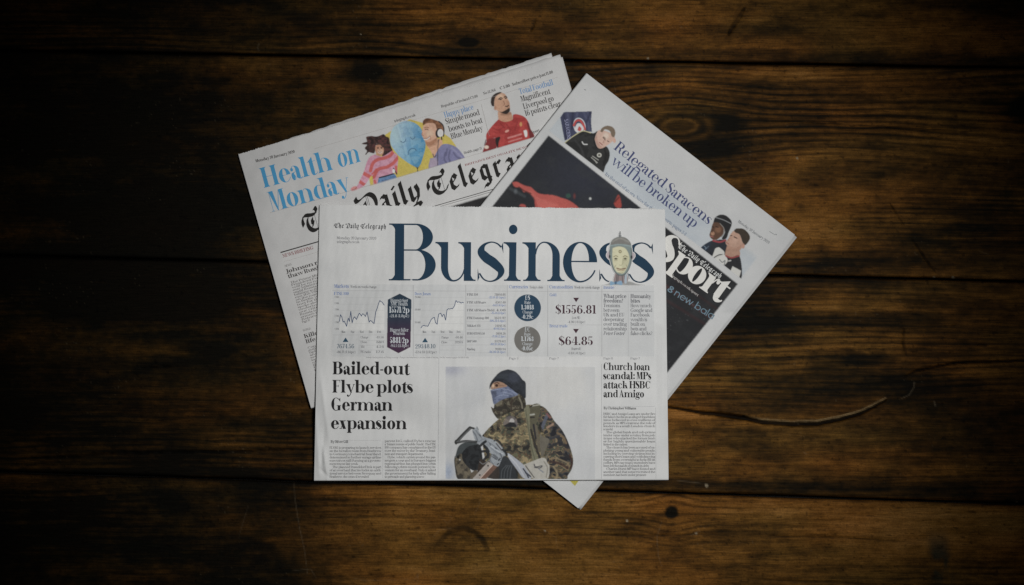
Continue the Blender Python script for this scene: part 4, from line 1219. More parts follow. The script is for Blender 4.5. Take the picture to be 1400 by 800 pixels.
    for (cx, cy, r, col, rows) in ((721.3, 421, 18.3, (30, 60, 86), (('£/$', 410, 3.4, 4.2, .3), ('Rate', 415.4, 4.4, 2.7, .22), ('1.3018', 423.2, 8.8, 4.3, .34), ('Change', 428.6, 7, 2.7, .22), ('-0.29c', 436, 8, 4.0, .32))),
                                   (721, 464.4, 18.0, (104, 101, 97), (('£/€', 453.4, 3.6, 4.2, .3), ('Rate', 458.8, 4.4, 2.7, .22), ('1.1763', 466.4, 8.6, 4.3, .34), ('Change', 472, 7, 2.7, .22), ('-0.05c', 479.2, 8, 4.0, .32)))):
        c = Canvas(cx - 20, cy - 20, cx + 20, cy + 20, 3); c.ellipse((cx, cy), r, r, col, .4); c.grain(.03)
        d = c.build('currency_disc', pg, 'navy disc of a currency rate' if cy < 440 else 'grey disc of a currency rate', lift=.00030)
        p = Print()
        for t, y, hw, sz, w in rows: p.text(t, cx - hw, y, cx + hw, y, sz, w, .07)
        p.build('disc_text', ink(LT), pg, lift=.00042, parent=d)
    # --- headlines and articles
    DET = 1.3; p = Print()
    for t, x0, y0, x1, y1 in (('Bailed-out', 454.8, 511.8, 560.6, 512.2), ('Flybe plots', 454.4, 536.8, 564.6, 537.2), ('German', 453, 561.3, 536.8, 561.6), ('expansion', 452.6, 586.4, 556.2, 586.9)):
        p.text(t, x0, y0, x1, y1, 11.7, .37, .06, bbox=True)
    p.build('headline', ink(BLK), pg, 'large black headline about a German expansion')
    p = Print(); DET = 1.0
    for t, x0, y0, x1, y1 in (('Church loan', 825, 505.9, 888.6, 506.3), ('scandal: MPs', 825, 518.4, 890.4, 518.7), ('attack HSBC', 825, 530.8, 889.6, 531.2), ('and Amigo', 825, 543.1, 880.8, 543.4)):
        p.text(t, x0, y0, x1, y1, 6.8, .36, .07)
    p.build('headline', ink(BLK), pg, 'smaller black headline about a church loan scandal')
    p = Print(); DET = .45
    for t in (('By Oliver Gill', 452.2, 605.6, 476, 605.6, 2.4, .3, .1), ('By Christopher Williams', 825.4, 559.6, 869.8, 559.8, 2.3, .3, .1)): block('byline', ink((60, 60, 62)), pg, [t])
    p = Print()
    body(p, ['FLYBE is preparing to launch services', 'on the lucrative route from Heathrow', "to Germany's industrial heartland,", 'determined to further enrage airline', 'executives still fuming at a govern-', 'ment rescue last week.|', '>The planned Dusseldorf link is part',
             'of an overhaul that includes an addi-', 'tional service between Newquay and', 'Heathrow, the council revealed|'], 450.6, 521.4, 613.6, 4.40, 2.15)
    p.build('article_text', ink((88, 87, 88)), pg); p = Print()
    body(p, ["parent IAG, called Flybe's rescue", 'a "blatant misuse of public funds". The FTSE', '100 company has complained to the EU', 'over the move by the Treasury, busi-', 'ness and transport department.|', '>Flybe, which carries around 8m pas-', "sengers a year and is Europe's biggest", 'regional airline, has plunged into crisis', 'following a three-month pursuit by in-', 'vestors for an overhaul. Only it asked', 'the government for help after failing', 'to persuade and planning a new|'], 526, 596, 604.4, 4.44, 2.15)
    p.build('article_text', ink((88, 87, 88)), pg); p = Print()
    body(p, ['HSBC and Amigo Loans are under fire', 'for failed checks on an alleged fraudulent', 'issue believed to owe millions of', 'pounds, as MPs examine the role of', 'lenders in a south London church', 'scandal.|', '>The global bank and sub-prime', 'lender came under scrutiny from poli-', 'ticians who attacked the former lend-', "er for 'highly questionable' loans", 'linked to the nation.|',
             '>The church has been accused of ex-', 'ploiting young and vulnerable people,', 'including by coercing victims into in-', 'curring short loans and withdrawing', 'funds from overnight to help fill its', 'coffers. MPs say many members have', 'been left thousands of pounds in debt.|', '>Charles Hurst MP have found and', 'another said that some recruited the', 'members had been under pressure|'], 825, 896, 567.4, 4.17, 2.1)
    p.build('article_text', ink((88, 87, 88)), pg)
    p = Print()
    for l, w in (([(600.2, 490), (599, 654.5)], .45), ([(822.6, 498), (822.4, 654.5)], .45), ([(452, 602), (521, 602)], .35), ([(825, 555.4), (896, 555.8)], .35), ([(523.6, 603), (523.4, 654)], .25), ([(896.6, 557), (897, 654)], .35)):
        Print().line(l, w).build('column_rule', ink((150, 150, 152)), pg)
    soldier(pg); robot(pg)


def soldier(pg):
    c = Canvas(608, 500, 814.5, 655.2, 2.6, bg=None)
    box = c.inside([(609.3, 501.2), (813.4, 501.8), (813.6, 655), (609.3, 655)]).astype(float)
    c.put(box, (178, 179, 181)); c.put(box * sm(.35, .75, fbm(c.U / 50, c.V / 60, 4)), (184, 183, 181), .8)
    c.put(box * sm(505, 500, c.V) * 0 + box * (c.U > 609) * np.exp(-((c.U - 618) / 16) ** 2 - ((c.V - 506) / 8) ** 2), (150, 152, 168), .8)
    c.put(box * np.exp(-((c.U - 612) / 9) ** 2 - ((c.V - 646) / 14) ** 2), (138, 150, 172), .9)
    z4 = zc(650, 495, 8.89); z2 = zc(615, 565, 8.42); z3 = zc(695, 545, 6.96)
    # torso
    T = [(659, 596), (670, 584), (680, 575), (688, 567), (700, 560), (714, 555), (728, 553.5), (742, 556), (751, 565), (757, 575), (764, 583), (770.5, 592), (777, 606), (781, 618), (783.4, 630), (781.5, 641), (776, 650), (772, 656), (735, 660), (690, 660), (668, 640), (662, 620)]
    m = c.poly(T, (88, 82, 62), .5)
    c.mottle(m, [(40, 38, 36), (62, 64, 52), (92, 72, 52), (88, 88, 64), (146, 126, 88), (112, 100, 70)], 9, 31)
    c.mottle(m * sm(.52, .56, fbm(c.U / 4, c.V / 4, 77)), [(56, 52, 46), (84, 66, 50), (126, 112, 80), (70, 74, 60)], 3, 33, .75)
    # right arm, darker with folds of dark, rust and tan
    arm = [(742, 557), (751, 565), (757, 575), (764, 583), (770.5, 592), (777, 606), (781, 618), (783.4, 630), (781.5, 641), (776, 650), (772, 656), (752, 656), (750, 640), (747, 625), (748, 606), (742, 588), (736, 572)]
    am = c.poly(arm, (72, 66, 58), .5)
    c.mottle(am, [(34, 34, 40), (56, 58, 60), (92, 74, 56), (62, 68, 56), (122, 102, 74), (46, 46, 48)], 7, 51, sx=1.4)
    for P, w, col in (([(748, 568), (744, 578), (740, 590)], 4, (80, 86, 104)), ([(752, 612), (764, 606), (776, 612)], 3.5, (38, 38, 44)), ([(751, 622), (764, 619), (779, 626)], 2.6, (44, 42, 44)), ([(752, 631), (766, 634), (776, 640)], 3.2, (60, 42, 40)),
                      ([(756, 642), (766, 650), (770, 655)], 2.6, (40, 40, 44)), ([(762, 592), (770, 598), (774, 606)], 2.6, (112, 90, 64)), ([(748, 585), (756, 580)], 2.5, (150, 118, 96)), ([(753, 600), (764, 596)], 3, (46, 48, 58)), ([(760, 626), (774, 632)], 1.8, (128, 112, 84)), ([(757, 638), (762, 648), (760, 655)], 2, (132, 116, 86)), ([(779, 622), (782, 632), (780, 640)], 2.2, (62, 36, 32)), ([(748, 566), (752, 571)], 2.5, (120, 72, 70))):
        c.stroke(P, w, col, .85, .8, clip=am)
    # pale gap between arm and body
    c.poly(z3((300, 330), (330, 360), (390, 390), (360, 470), (320, 560), (300, 470)), (98, 92, 80), .5)
    c.poly(z3((345, 560), (400, 500), (380, 540), (360, 600)), (102, 95, 80), .5)
    # harness
    c.poly(z3((200, 80), (250, 50), (300, 60), (300, 140), (262, 250), (240, 310), (212, 300)), (84, 80, 62), .5)
    c.stroke(z3((215, 300), (250, 420), (300, 565)), 3.0, (50, 46, 42)); c.stroke(z3((262, 260), (285, 420), (296, 500)), 3.4, (92, 84, 68)); c.stroke(z3((240, 250), (260, 380)), 2.4, (44, 42, 46))
    c.poly(z3((145, 85), (200, 75), (205, 300), (240, 450), (295, 605), (240, 615), (215, 480), (188, 320), (165, 180)), (110, 108, 84), .5)
    c.stroke(z3((165, 110), (195, 310), (225, 480), (262, 610)), 1.0, (84, 82, 62)); c.stroke(z3((210, 155), (245, 150)), 2, (150, 150, 140)); c.stroke(z3((212, 180), (245, 178)), 2, (46, 44, 40)); c.stroke(z3((215, 72), (300, 58)), 1.4, (150, 148, 136)); c.stroke(z3((205, 80), (225, 68)), 1.6, (40, 38, 36))
    # chest badge
    c.poly(z2((610, 130), (640, 60), (700, 30), (760, 60), (780, 120), (760, 160), (640, 150)), (100, 92, 96), .6, .7); c.poly(z2((610, 150), (680, 110), (730, 100), (770, 155), (690, 160)), (36, 36, 40), .4); c.poly(z2((680, 100), (705, 60), (735, 70), (740, 105)), (168, 164, 162), .5, .9)
    # collar
    col = c.poly(z4((190, 545), (222, 562), (238, 505), (300, 460), (400, 430), (490, 392), (560, 400), (600, 450), (612, 545), (560, 575), (470, 592), (380, 628), (320, 662), (275, 690), (238, 650), (210, 605)), (78, 72, 56), .5)
    c.mottle(col, [(46, 42, 36), (70, 66, 52), (60, 50, 42), (98, 92, 74)], 6, 61); c.stroke(z4((250, 650), (330, 640), (430, 600), (540, 570)), 3, (42, 38, 32), .7, 1.2, clip=col); c.stroke(z4((530, 430), (560, 500), (570, 560)), 2, (118, 112, 94), .8)
    # mask
    mk = c.poly(z4((182, 345), (240, 322), (330, 305), (400, 290), (450, 318), (520, 388), (470, 418), (380, 440), (310, 465), (265, 495), (222, 512), (205, 440)), (100, 110, 140), .5)
    c.put(mk * sm(.45, .65, fbm(c.U / 3, c.V / 3, 66)), (72, 80, 108), .7); c.poly(z4((186, 350), (250, 345), (250, 420), (215, 430)), (66, 72, 92), .8, .7, clip=mk)
    for P in (((195, 350), (260, 335), (330, 322)), ((340, 330), (420, 345), (500, 385)), ((330, 365), (400, 380), (450, 400)), ((350, 345), (340, 400)), ((260, 420), (330, 400), (400, 410))): c.stroke(z4(*P), .9, (128, 138, 166), .8, clip=mk)
    # face and cap
    fc = c.poly(z4((185, 330), (200, 265), (250, 240), (330, 245), (385, 292), (350, 305), (290, 316), (235, 326)), (150, 112, 88), .4)
    c.ellipse(z4((258, 285))[0], 2.2, 2.0, (58, 34, 26), .8); c.stroke(z4((235, 258), (262, 248), (285, 262)), 1.2, (84, 54, 38)); c.stroke(z4((300, 285), (340, 290)), 1.6, (120, 84, 66), .7); c.ellipse(z4((215, 290))[0], 1.5, 2.4, (206, 172, 140), .7, .8)
    cap = c.poly(z4((172, 332), (176, 275), (212, 212), (285, 132), (345, 102), (408, 92), (482, 116), (530, 160), (572, 215), (606, 242), (614, 300), (608, 440), (560, 402), (500, 376), (445, 332), (380, 282), (330, 250), (270, 236), (222, 250), (190, 295)), (42, 46, 54), .45)
    c.ellipse(z4((470, 190))[0], 9, 7, (60, 66, 82), 4, .8, clip=cap); c.ellipse(z4((330, 170))[0], 7, 4, (52, 58, 66), 3, .8, clip=cap)
    c.stroke(z4((200, 240), (270, 205), (360, 225), (450, 290), (590, 400)), 1.4, (30, 32, 38), .7, 1, clip=cap); c.stroke(z4((176, 320), (200, 262), (262, 226), (340, 246), (450, 330), (600, 425)), 2.2, (28, 30, 36), .8, .8, clip=cap)
    c.mottle(cap * .35, [(34, 36, 42), (58, 64, 76)], 2.0, 81, .6)
    # glove, knee
    c.poly(z2((62, 500), (100, 385), (180, 335), (300, 340), (345, 380), (250, 420), (150, 470), (100, 540)), (64, 70, 72), .5)
    kn = c.poly(z2((58, 520), (140, 470), (230, 640), (245, 760), (95, 760), (62, 630)), (84, 76, 62), .5); c.mottle(kn, [(58, 54, 48), (86, 78, 64), (104, 94, 76)], 5, 41)
    c.stroke(z2((60, 500), (56, 560), (70, 660), (98, 750)), 1.0, (46, 44, 40)); c.ellipse(z2((95, 505))[0], 1.8, 2.4, (30, 30, 30)); c.ellipse(z2((115, 535))[0], 1.2, 1.2, (160, 160, 156))
    g = c.poly(z2((138, 460), (190, 400), (260, 370), (345, 372), (372, 480), (372, 590), (310, 660), (232, 640), (150, 545)), (36, 38, 41), .5); c.mottle(g * .5, [(26, 27, 29), (48, 51, 54)], 4, 43)
    c.poly(z2((240, 690), (300, 655), (330, 700), (280, 752), (235, 752)), (92, 80, 66), .5); c.poly(z2((345, 520), (420, 560), (400, 620), (320, 680)), (56, 46, 40), .5)
    # rifle
    LG = (136, 142, 149)
    c.poly(z2((560, 615), (600, 520), (642, 498), (690, 530), (752, 640), (755, 760), (560, 760)), (46, 49, 53), .4)
    for k in range(4): c.stroke(z2((590 + 34 * k, 750), (600 + 34 * k, 660), (650 + 22 * k, 600)), .9, (78, 83, 88), .8)
    c.poly(z2((655, 470), (690, 470), (845, 590), (930, 680), (930, 760), (845, 745), (765, 640), (690, 535)), (152, 156, 166), .5); c.stroke(z2((670, 480), (780, 600), (860, 740)), 1.6, (176, 178, 184), .7); c.stroke(z2((845, 640), (880, 690), (905, 740)), 1.6, (50, 52, 60))
    c.poly(z2((430, 745), (520, 620), (560, 610), (560, 755)), (58, 50, 46), .4)
    c.poly(z2((440, 560), (500, 590), (330, 755), (262, 755)), (158, 149, 143), .4, smooth=False); c.poly(z2((500, 588), (545, 618), (420, 755), (330, 755)), (112, 80, 66), .5, smooth=False); c.stroke(z2((490, 600), (350, 750)), 1.0, (196, 170, 158)); c.ellipse(z2((440, 605))[0], 1.1, 1.1, (30, 30, 32)); c.ellipse(z2((345, 712))[0], 1.1, 1.1, (30, 30, 32))
    rc = c.poly(z2((255, 195), (310, 165), (332, 205), (378, 265), (480, 300), (540, 330), (622, 420), (642, 485), (610, 500), (585, 560), (556, 612), (500, 592), (458, 548), (482, 480), (425, 420), (400, 358), (330, 355), (292, 312)), LG, .4)
    for P, w, k in ((((355, 372), (385, 345), (412, 325)), 3.4, (28, 30, 34)), (((400, 380), (425, 405), (445, 440)), 3.6, (30, 32, 36)), (((370, 440), (420, 440), (440, 480), (390, 540)), 3.4, (34, 34, 37)), (((535, 350), (575, 400), (595, 425)), 1.5, (70, 66, 70)), (((490, 500), (540, 535)), 1.2, (70, 74, 82)), (((470, 400), (540, 460), (600, 480)), .8, (112, 120, 132)),
                    (((540, 310), (570, 330), (600, 370)), 2.6, (38, 38, 40)), (((610, 420), (640, 450), (655, 480)), 3.0, (34, 35, 38)), (((590, 455), (575, 460)), 1.4, (34, 35, 38)), (((510, 320), (520, 310)), 1.6, (52, 54, 60)), (((330, 330), (380, 300), (420, 300)), .8, (104, 112, 124)), (((470, 490), (465, 540), (500, 585)), .9, (90, 96, 106)), (((548, 590), (560, 580)), 1.4, (30, 32, 36))):
        c.stroke(z2(*P), w, k, .95, .5)
    for P, w, k in ((((300, 200), (330, 240), (370, 290)), 1.2, (104, 110, 118)), (((270, 215), (300, 260), (320, 320)), 1.6, (96, 102, 110)), (((440, 330), (500, 370), (560, 420)), .9, (96, 102, 112)), (((430, 360), (520, 430), (600, 500)), 2.2, (120, 126, 134)), (((480, 470), (540, 520), (590, 545)), 1.0, (84, 90, 98)),
                    (((505, 480), (548, 515)), 2.4, (88, 92, 100)), (((520, 400), (535, 412)), 1.6, (60, 64, 72)), (((460, 350), (470, 372)), 1.2, (70, 74, 82)), (((585, 470), (600, 520)), 1.4, (78, 82, 90)), (((420, 430), (450, 470), (440, 510)), 2.6, (40, 42, 46)), (((345, 250), (352, 262)), 1.4, (70, 74, 80)), (((560, 545), (580, 520)), 1.6, (52, 55, 60))):
        c.stroke(z2(*P), w, k, .9, .6)
    c.stroke(z2((345, 560), (385, 585), (455, 540)), .9, (112, 112, 114)); c.stroke(z2((470, 380), (560, 440), (615, 470)), 1.4, (170, 176, 184), .7)
    for P, w in ((((72, 335), (160, 240), (232, 170)), 4.4), (((72, 340), (180, 322), (305, 330)), 3.0), (((232, 165), (275, 175)), 2.6), (((70, 318), (72, 350)), 2.6)): c.stroke(z2(*P), w, (52, 53, 53), 1, .5)
    c.stroke(z2((85, 328), (235, 178)), 1.0, (92, 94, 96)); c.stroke(z2((80, 330), (300, 318)), .8, (96, 98, 100)); c.stroke(z2((312, 160), (328, 190)), 1.4, (120, 124, 128))
    # pale hand and cloth
    hd = c.poly(z3((140, 632), (220, 600), (335, 562), (372, 610), (392, 650), (372, 765), (240, 765), (190, 700)), (164, 160, 151), .5)
    c.stroke(z3((245, 625), (260, 650), (320, 640), (300, 660), (250, 655)), 1.2, (70, 70, 74)); c.stroke(z3((290, 670), (330, 700), (320, 690)), 1.2, (120, 124, 134)); c.stroke(z3((340, 600), (372, 660), (360, 750)), 1.6, (126, 120, 108), .8); c.stroke(z3((165, 640), (200, 690), (245, 750)), 1.4, (84, 80, 76), .9); c.stroke(z3((165, 705), (210, 740)), 2, (60, 64, 76))
    c.keep(box); c.grain(.085, 9)
    c.build('photograph', pg, 'photo of a masked soldier in camouflage holding a rifle')


def robot(pg):
    z = zc(825, 310, 9.41); c = Canvas(824, 313, 884, 391.5, 4)
    c.poly(z((-10, 752), (60, 735), (110, 705), (330, 705), (430, 738), (520, 752)), (138, 138, 137), .8)
    c.poly(z((150, 600), (290, 600), (305, 712), (140, 712)), (134, 116, 116), .5)
    for x in (172, 190, 240, 268): c.stroke(z((x, 620), (x + (8 if x > 200 else -4), 715)), .8, (66, 66, 72), .9)
    c.poly(z((275, 620), (300, 610), (300, 720), (270, 720)), (150, 164, 176), .5)
    c.poly(z((88, 695), (150, 718), (228, 695), (238, 752), (155, 738), (88, 758)), (112, 148, 178), .4); c.ellipse(z((157, 722))[0], 1.6, 2.2, (64, 96, 126))
    c.poly(z((78, 300), (45, 345), (42, 385), (82, 420)), (164, 150, 156), .5); c.poly(z((358, 320), (398, 345), (404, 385), (365, 425)), (164, 150, 156), .5)
    hd = c.poly(z((80, 260), (100, 190), (150, 145), (215, 128), (290, 145), (345, 200), (362, 270), (366, 390), (346, 500), (300, 592), (235, 628), (180, 612), (130, 562), (95, 465), (80, 380)), (112, 126, 124), .5)
    c.poly(z((92, 235), (110, 180), (155, 146), (215, 130), (290, 146), (340, 198), (352, 240), (280, 225), (200, 222), (140, 232)), (112, 110, 106), .7, clip=hd)
    c.stroke(z((120, 190), (215, 150), (320, 195)), 1.6, (140, 138, 132), .6, 1.2, clip=hd); c.stroke(z((90, 245), (200, 230), (355, 250)), 1.4, (128, 146, 148), .8, clip=hd)
    fc = c.poly(z((118, 275), (200, 255), (285, 282), (332, 378), (322, 480), (270, 588), (222, 602), (162, 572), (125, 490), (114, 390)), (188, 184, 148), .7)
    c.poly(z((245, 400), (330, 380), (320, 480), (270, 590), (240, 560)), (164, 162, 128), 1.2, .6, clip=fc)
    c.stroke(z((82, 300), (80, 380), (98, 465), (135, 562), (180, 612), (235, 628), (298, 592), (345, 500), (364, 390), (360, 280)), 1.1, (74, 86, 86), .8)
    for x in (160, 280):
        c.ellipse(z((x, 412))[0], 2.6, 1.4, (132, 128, 100), .5); c.ellipse(z((x, 413))[0], 1.1, 1.0, (62, 60, 48), .4); c.stroke(z((x - 28, 388), (x, 374), (x + 26, 386)), .8, (116, 108, 76))
        c.stroke(z((x - 22, 432), (x, 438), (x + 20, 430)), .5, (140, 134, 104))
    c.stroke(z((250, 420), (248, 470), (228, 498), (206, 492)), .6, (150, 145, 112)); c.stroke(z((155, 500), (140, 530)), .6, (138, 132, 100)); c.stroke(z((295, 495), (305, 525)), .6, (138, 132, 100))
    c.stroke(z((172, 534), (222, 547), (284, 535)), 1.2, (112, 78, 58)); c.stroke(z((180, 556), (225, 568), (270, 556)), .8, (148, 120, 94)); c.stroke(z((195, 590), (222, 596), (250, 588)), .6, (140, 136, 104))
    c.ellipse(z((215, 320))[0], 2.2, 2.3, (126, 116, 84), .5); c.ellipse(z((215, 320))[0], 1.0, 1.0, (178, 172, 134), .4)
    c.ellipse(z((80, 385))[0], 1.2, 2.4, (40, 46, 48), .5); c.ellipse(z((362, 392))[0], 1.3, 2.4, (40, 46, 48), .5)
    c.stroke(z((212, 135), (210, 90), (216, 66)), 1.3, (104, 106, 108)); c.ellipse(z((212, 92))[0], 1.4, 1.8, (120, 122, 124), .5); c.stroke(z((200, 118), (226, 118)), 1.2, (90, 92, 92))
    c.grain(.04); 
    c.build('illustration', pg, 'android head with a yellowish face standing in front of the title', lift=.00060)


business()
# ---------------------------------------------------------------- broadsheet at the back left
ST = 158.0


def telegraph():
    global DET
    pg = TEL; a = math.radians(-16.4)
    k = lambda c: ink(c, ST)
    DET = 1.6; p = Print()
    p.text('Health', 360.9, 257.0, 455.9, 231.6, 18.6, .33, .028, bbox=True); p.text('on', 464.0, 229.4, 493.6, 220.6, 18.6, .31, .028, slant=.12, bbox=True); p.text('Monday', 372.0, 289.6, 480.6, 260.2, 18.6, .33, .028, bbox=True)
    p.build('banner', k((58, 118, 154)), pg, 'large sky blue Health on Monday banner')
    # masthead
    p = Print(); d = (math.cos(math.radians(-16.5)), math.sin(math.radians(-16.5)))
    at = lambda x: (555 + d[0] * x, 279 + d[1] * x)
    DET = 1.6
    for word, x0, x1 in (('The', -144.6, -88), ('Daily', -67.5, 24), ('Telegraph', 33.6, 194)):
        p.text(word, *at(x0), *at(x1), 20.6, face='black', bbox=True)
    p.build('masthead', k((26, 25, 24)), pg, lift=.00032)
    # rules
    p = Print()
    for l, w in (([(384, 345.2), (436, 330.2), (500, 311)], 1.5), ([(560, 291.6), (672, 259.4), (700, 251.2)], .9), ([(560, 294.4), (672, 262.2), (700, 254)], .45)): Print().line(l, w).build('thick_rule', k((44, 42, 42)), pg)
    for l, w in (([(369.5, 290.8), (480, 260.6), (600, 226.2), (740, 184.6)], .4), ([(430, 203.4), (560, 165.5), (658, 137.2), (762, 106)], .3), ([(658, 143), (669, 186)], .35), ([(389, 357.5), (440, 343)], .3)): Print().line(l, w).build('thin_rule', k((128, 124, 122)), pg)
    # small lines of type
    DET = .5
    for n, *t in (('dateline', 'Monday 20 January 2020', 349.8, 222.2, 403.4, 208.8, 2.7, .32, .1), ('web_address', 'telegraph.co.uk', 539.4, 167.4, 568.5, 158.6, 2.5, .22, .09), ('cover_price', 'Republic of Ireland €3.00', 603.6, 147.4, 653.6, 132.8, 2.5, .24, .09),
                  ('issue_number', 'No 51,266', 661.2, 129.8, 678.2, 124.4, 2.5, .22, .09), ('cover_price', '€ 3.00', 683.8, 122.8, 697.6, 118.6, 2.8, .3, .1), ('cover_price', 'Subscriber price just £1.80', 701, 117.4, 756.4, 100, 2.7, .32, .1),
                  ('page_reference', 'Health, page 21', 634.6, 210.8, 659, 204, 2.3, .22, .09), ('page_reference', 'Sport', 727.5, 182.8, 738, 179.6, 2.6, .26, .09)):
        block(n, k((66, 64, 64)), pg, [t])
    DET = .8
    for t in (('Happy place', 608.3, 161, 648.2, 149.4, 5.3, .24, .06), ('Total Football', 710.8, 129, 757, 115.9, 5.3, .24, .06)): block('teaser_heading', k((84, 116, 152)), pg, [t])
    p = Print(); p3 = Print()
    for t, *q in (('Simple mood', 610.2, 170, 656.4, 156.9), ('boosts to beat', 614.2, 180.4, 660.2, 167.4), ('Blue Monday', 617.4, 190.4, 660.6, 178), ('Magnificent', 713, 139.2, 753, 128), ('Liverpool go', 716.2, 149.4, 757.8, 137.6), ('16 points clear', 718.6, 158.8, 767.6, 144.9)):
        (p if q[0] < 700 else p3).text(t, *q, 5.3, .25, .06)
    for x in (p, p3): x.build('teaser', k((56, 54, 54)), pg)
    DET = .5
    block('slogan', k((112, 66, 68)), pg, [("BRITAIN'S BEST QUALITY NEWSPAPER", 636, 227.2, 742, 195.8, 1.9, .22, .09)]); block('section_heading', k((112, 66, 68)), pg, [('NEWS BRIEFING', 386.8, 352.4, 429, 340.4, 3.1, .24, .08)])
    DET = .7
    block('headline', k((60, 58, 58)), pg, [('Johnson refuses to', 391.8, 374, 472, 350.4, 3.8, .32, .08), ('thaw Russia relations', 394.2, 380.6, 476, 356.6, 3.8, .32, .08)]); block('headline', k((60, 58, 58)), pg, [('Killer given', 416.4, 462.6, 462, 449.2, 3.8, .32, .08), ('life in prison', 418.6, 469.8, 470, 454.8, 3.8, .32, .08)])
    p = Print()
    L1 = ['The Prime Minister has told', 'President Putin that there', 'will be no normalisation of', 'our bilateral relationship', 'until Russia ends the desta-', 'bilising activity that threat-', 'ens the UK and our allies,', 'on the margins of a summit', 'in Berlin where the leaders', 'met for the first time and', 'spoke about the attack that', 'undermines the safety of', 'our citizens. He said that', 'Russia must stop and must', 'ensure it cannot happen in', 'future in any part of it.', 'Page 12|']
    L2 = ['Conviction of a man found', 'guilty of a murder has been', 'upheld by the senior judges', 'and he must serve the term', 'set out by the court, who', 'said that the offence was', 'of the gravest nature and', 'the sentence should stand', 'for the rest of his life', 'in a secure prison.|']
    body(p, L1, 0, 76, 0, 3.5, 1.95, .22, .09, a, ox=397.6, oy=388.0)
    p.build('article_text', k((92, 90, 90)), pg); p = Print()
    body(p, L2, 0, 76, 0, 3.5, 1.95, .22, .09, a, ox=421.0, oy=477.0)
    p.build('article_text', k((92, 90, 90)), pg)
    for t in (('NEWS', 389.6, 365.4, 399, 362.6, 2, .16, .08), ('WORLD', 414.2, 453.6, 425, 450.4, 2, .16, .08)): block('section_heading', k((104, 102, 102)), pg, [t])
    strip(pg); black_photo(pg)


def black_photo(pg):
    c = Canvas(520, 245, 790, 420, 1.4, ST)
    q = [(560, 299), (700, 258), (748, 245), (784, 368), (600, 420)]
    m = c.blur(c.inside(q).astype(float), .5); c.put(m, (30, 30, 31)); c.put(m * sm(.5, .8, fbm(c.U / 30, c.V / 30, 8)), (50, 48, 48), .5); c.grain(.05)
    c.build('photograph', pg, 'black photo under the masthead')


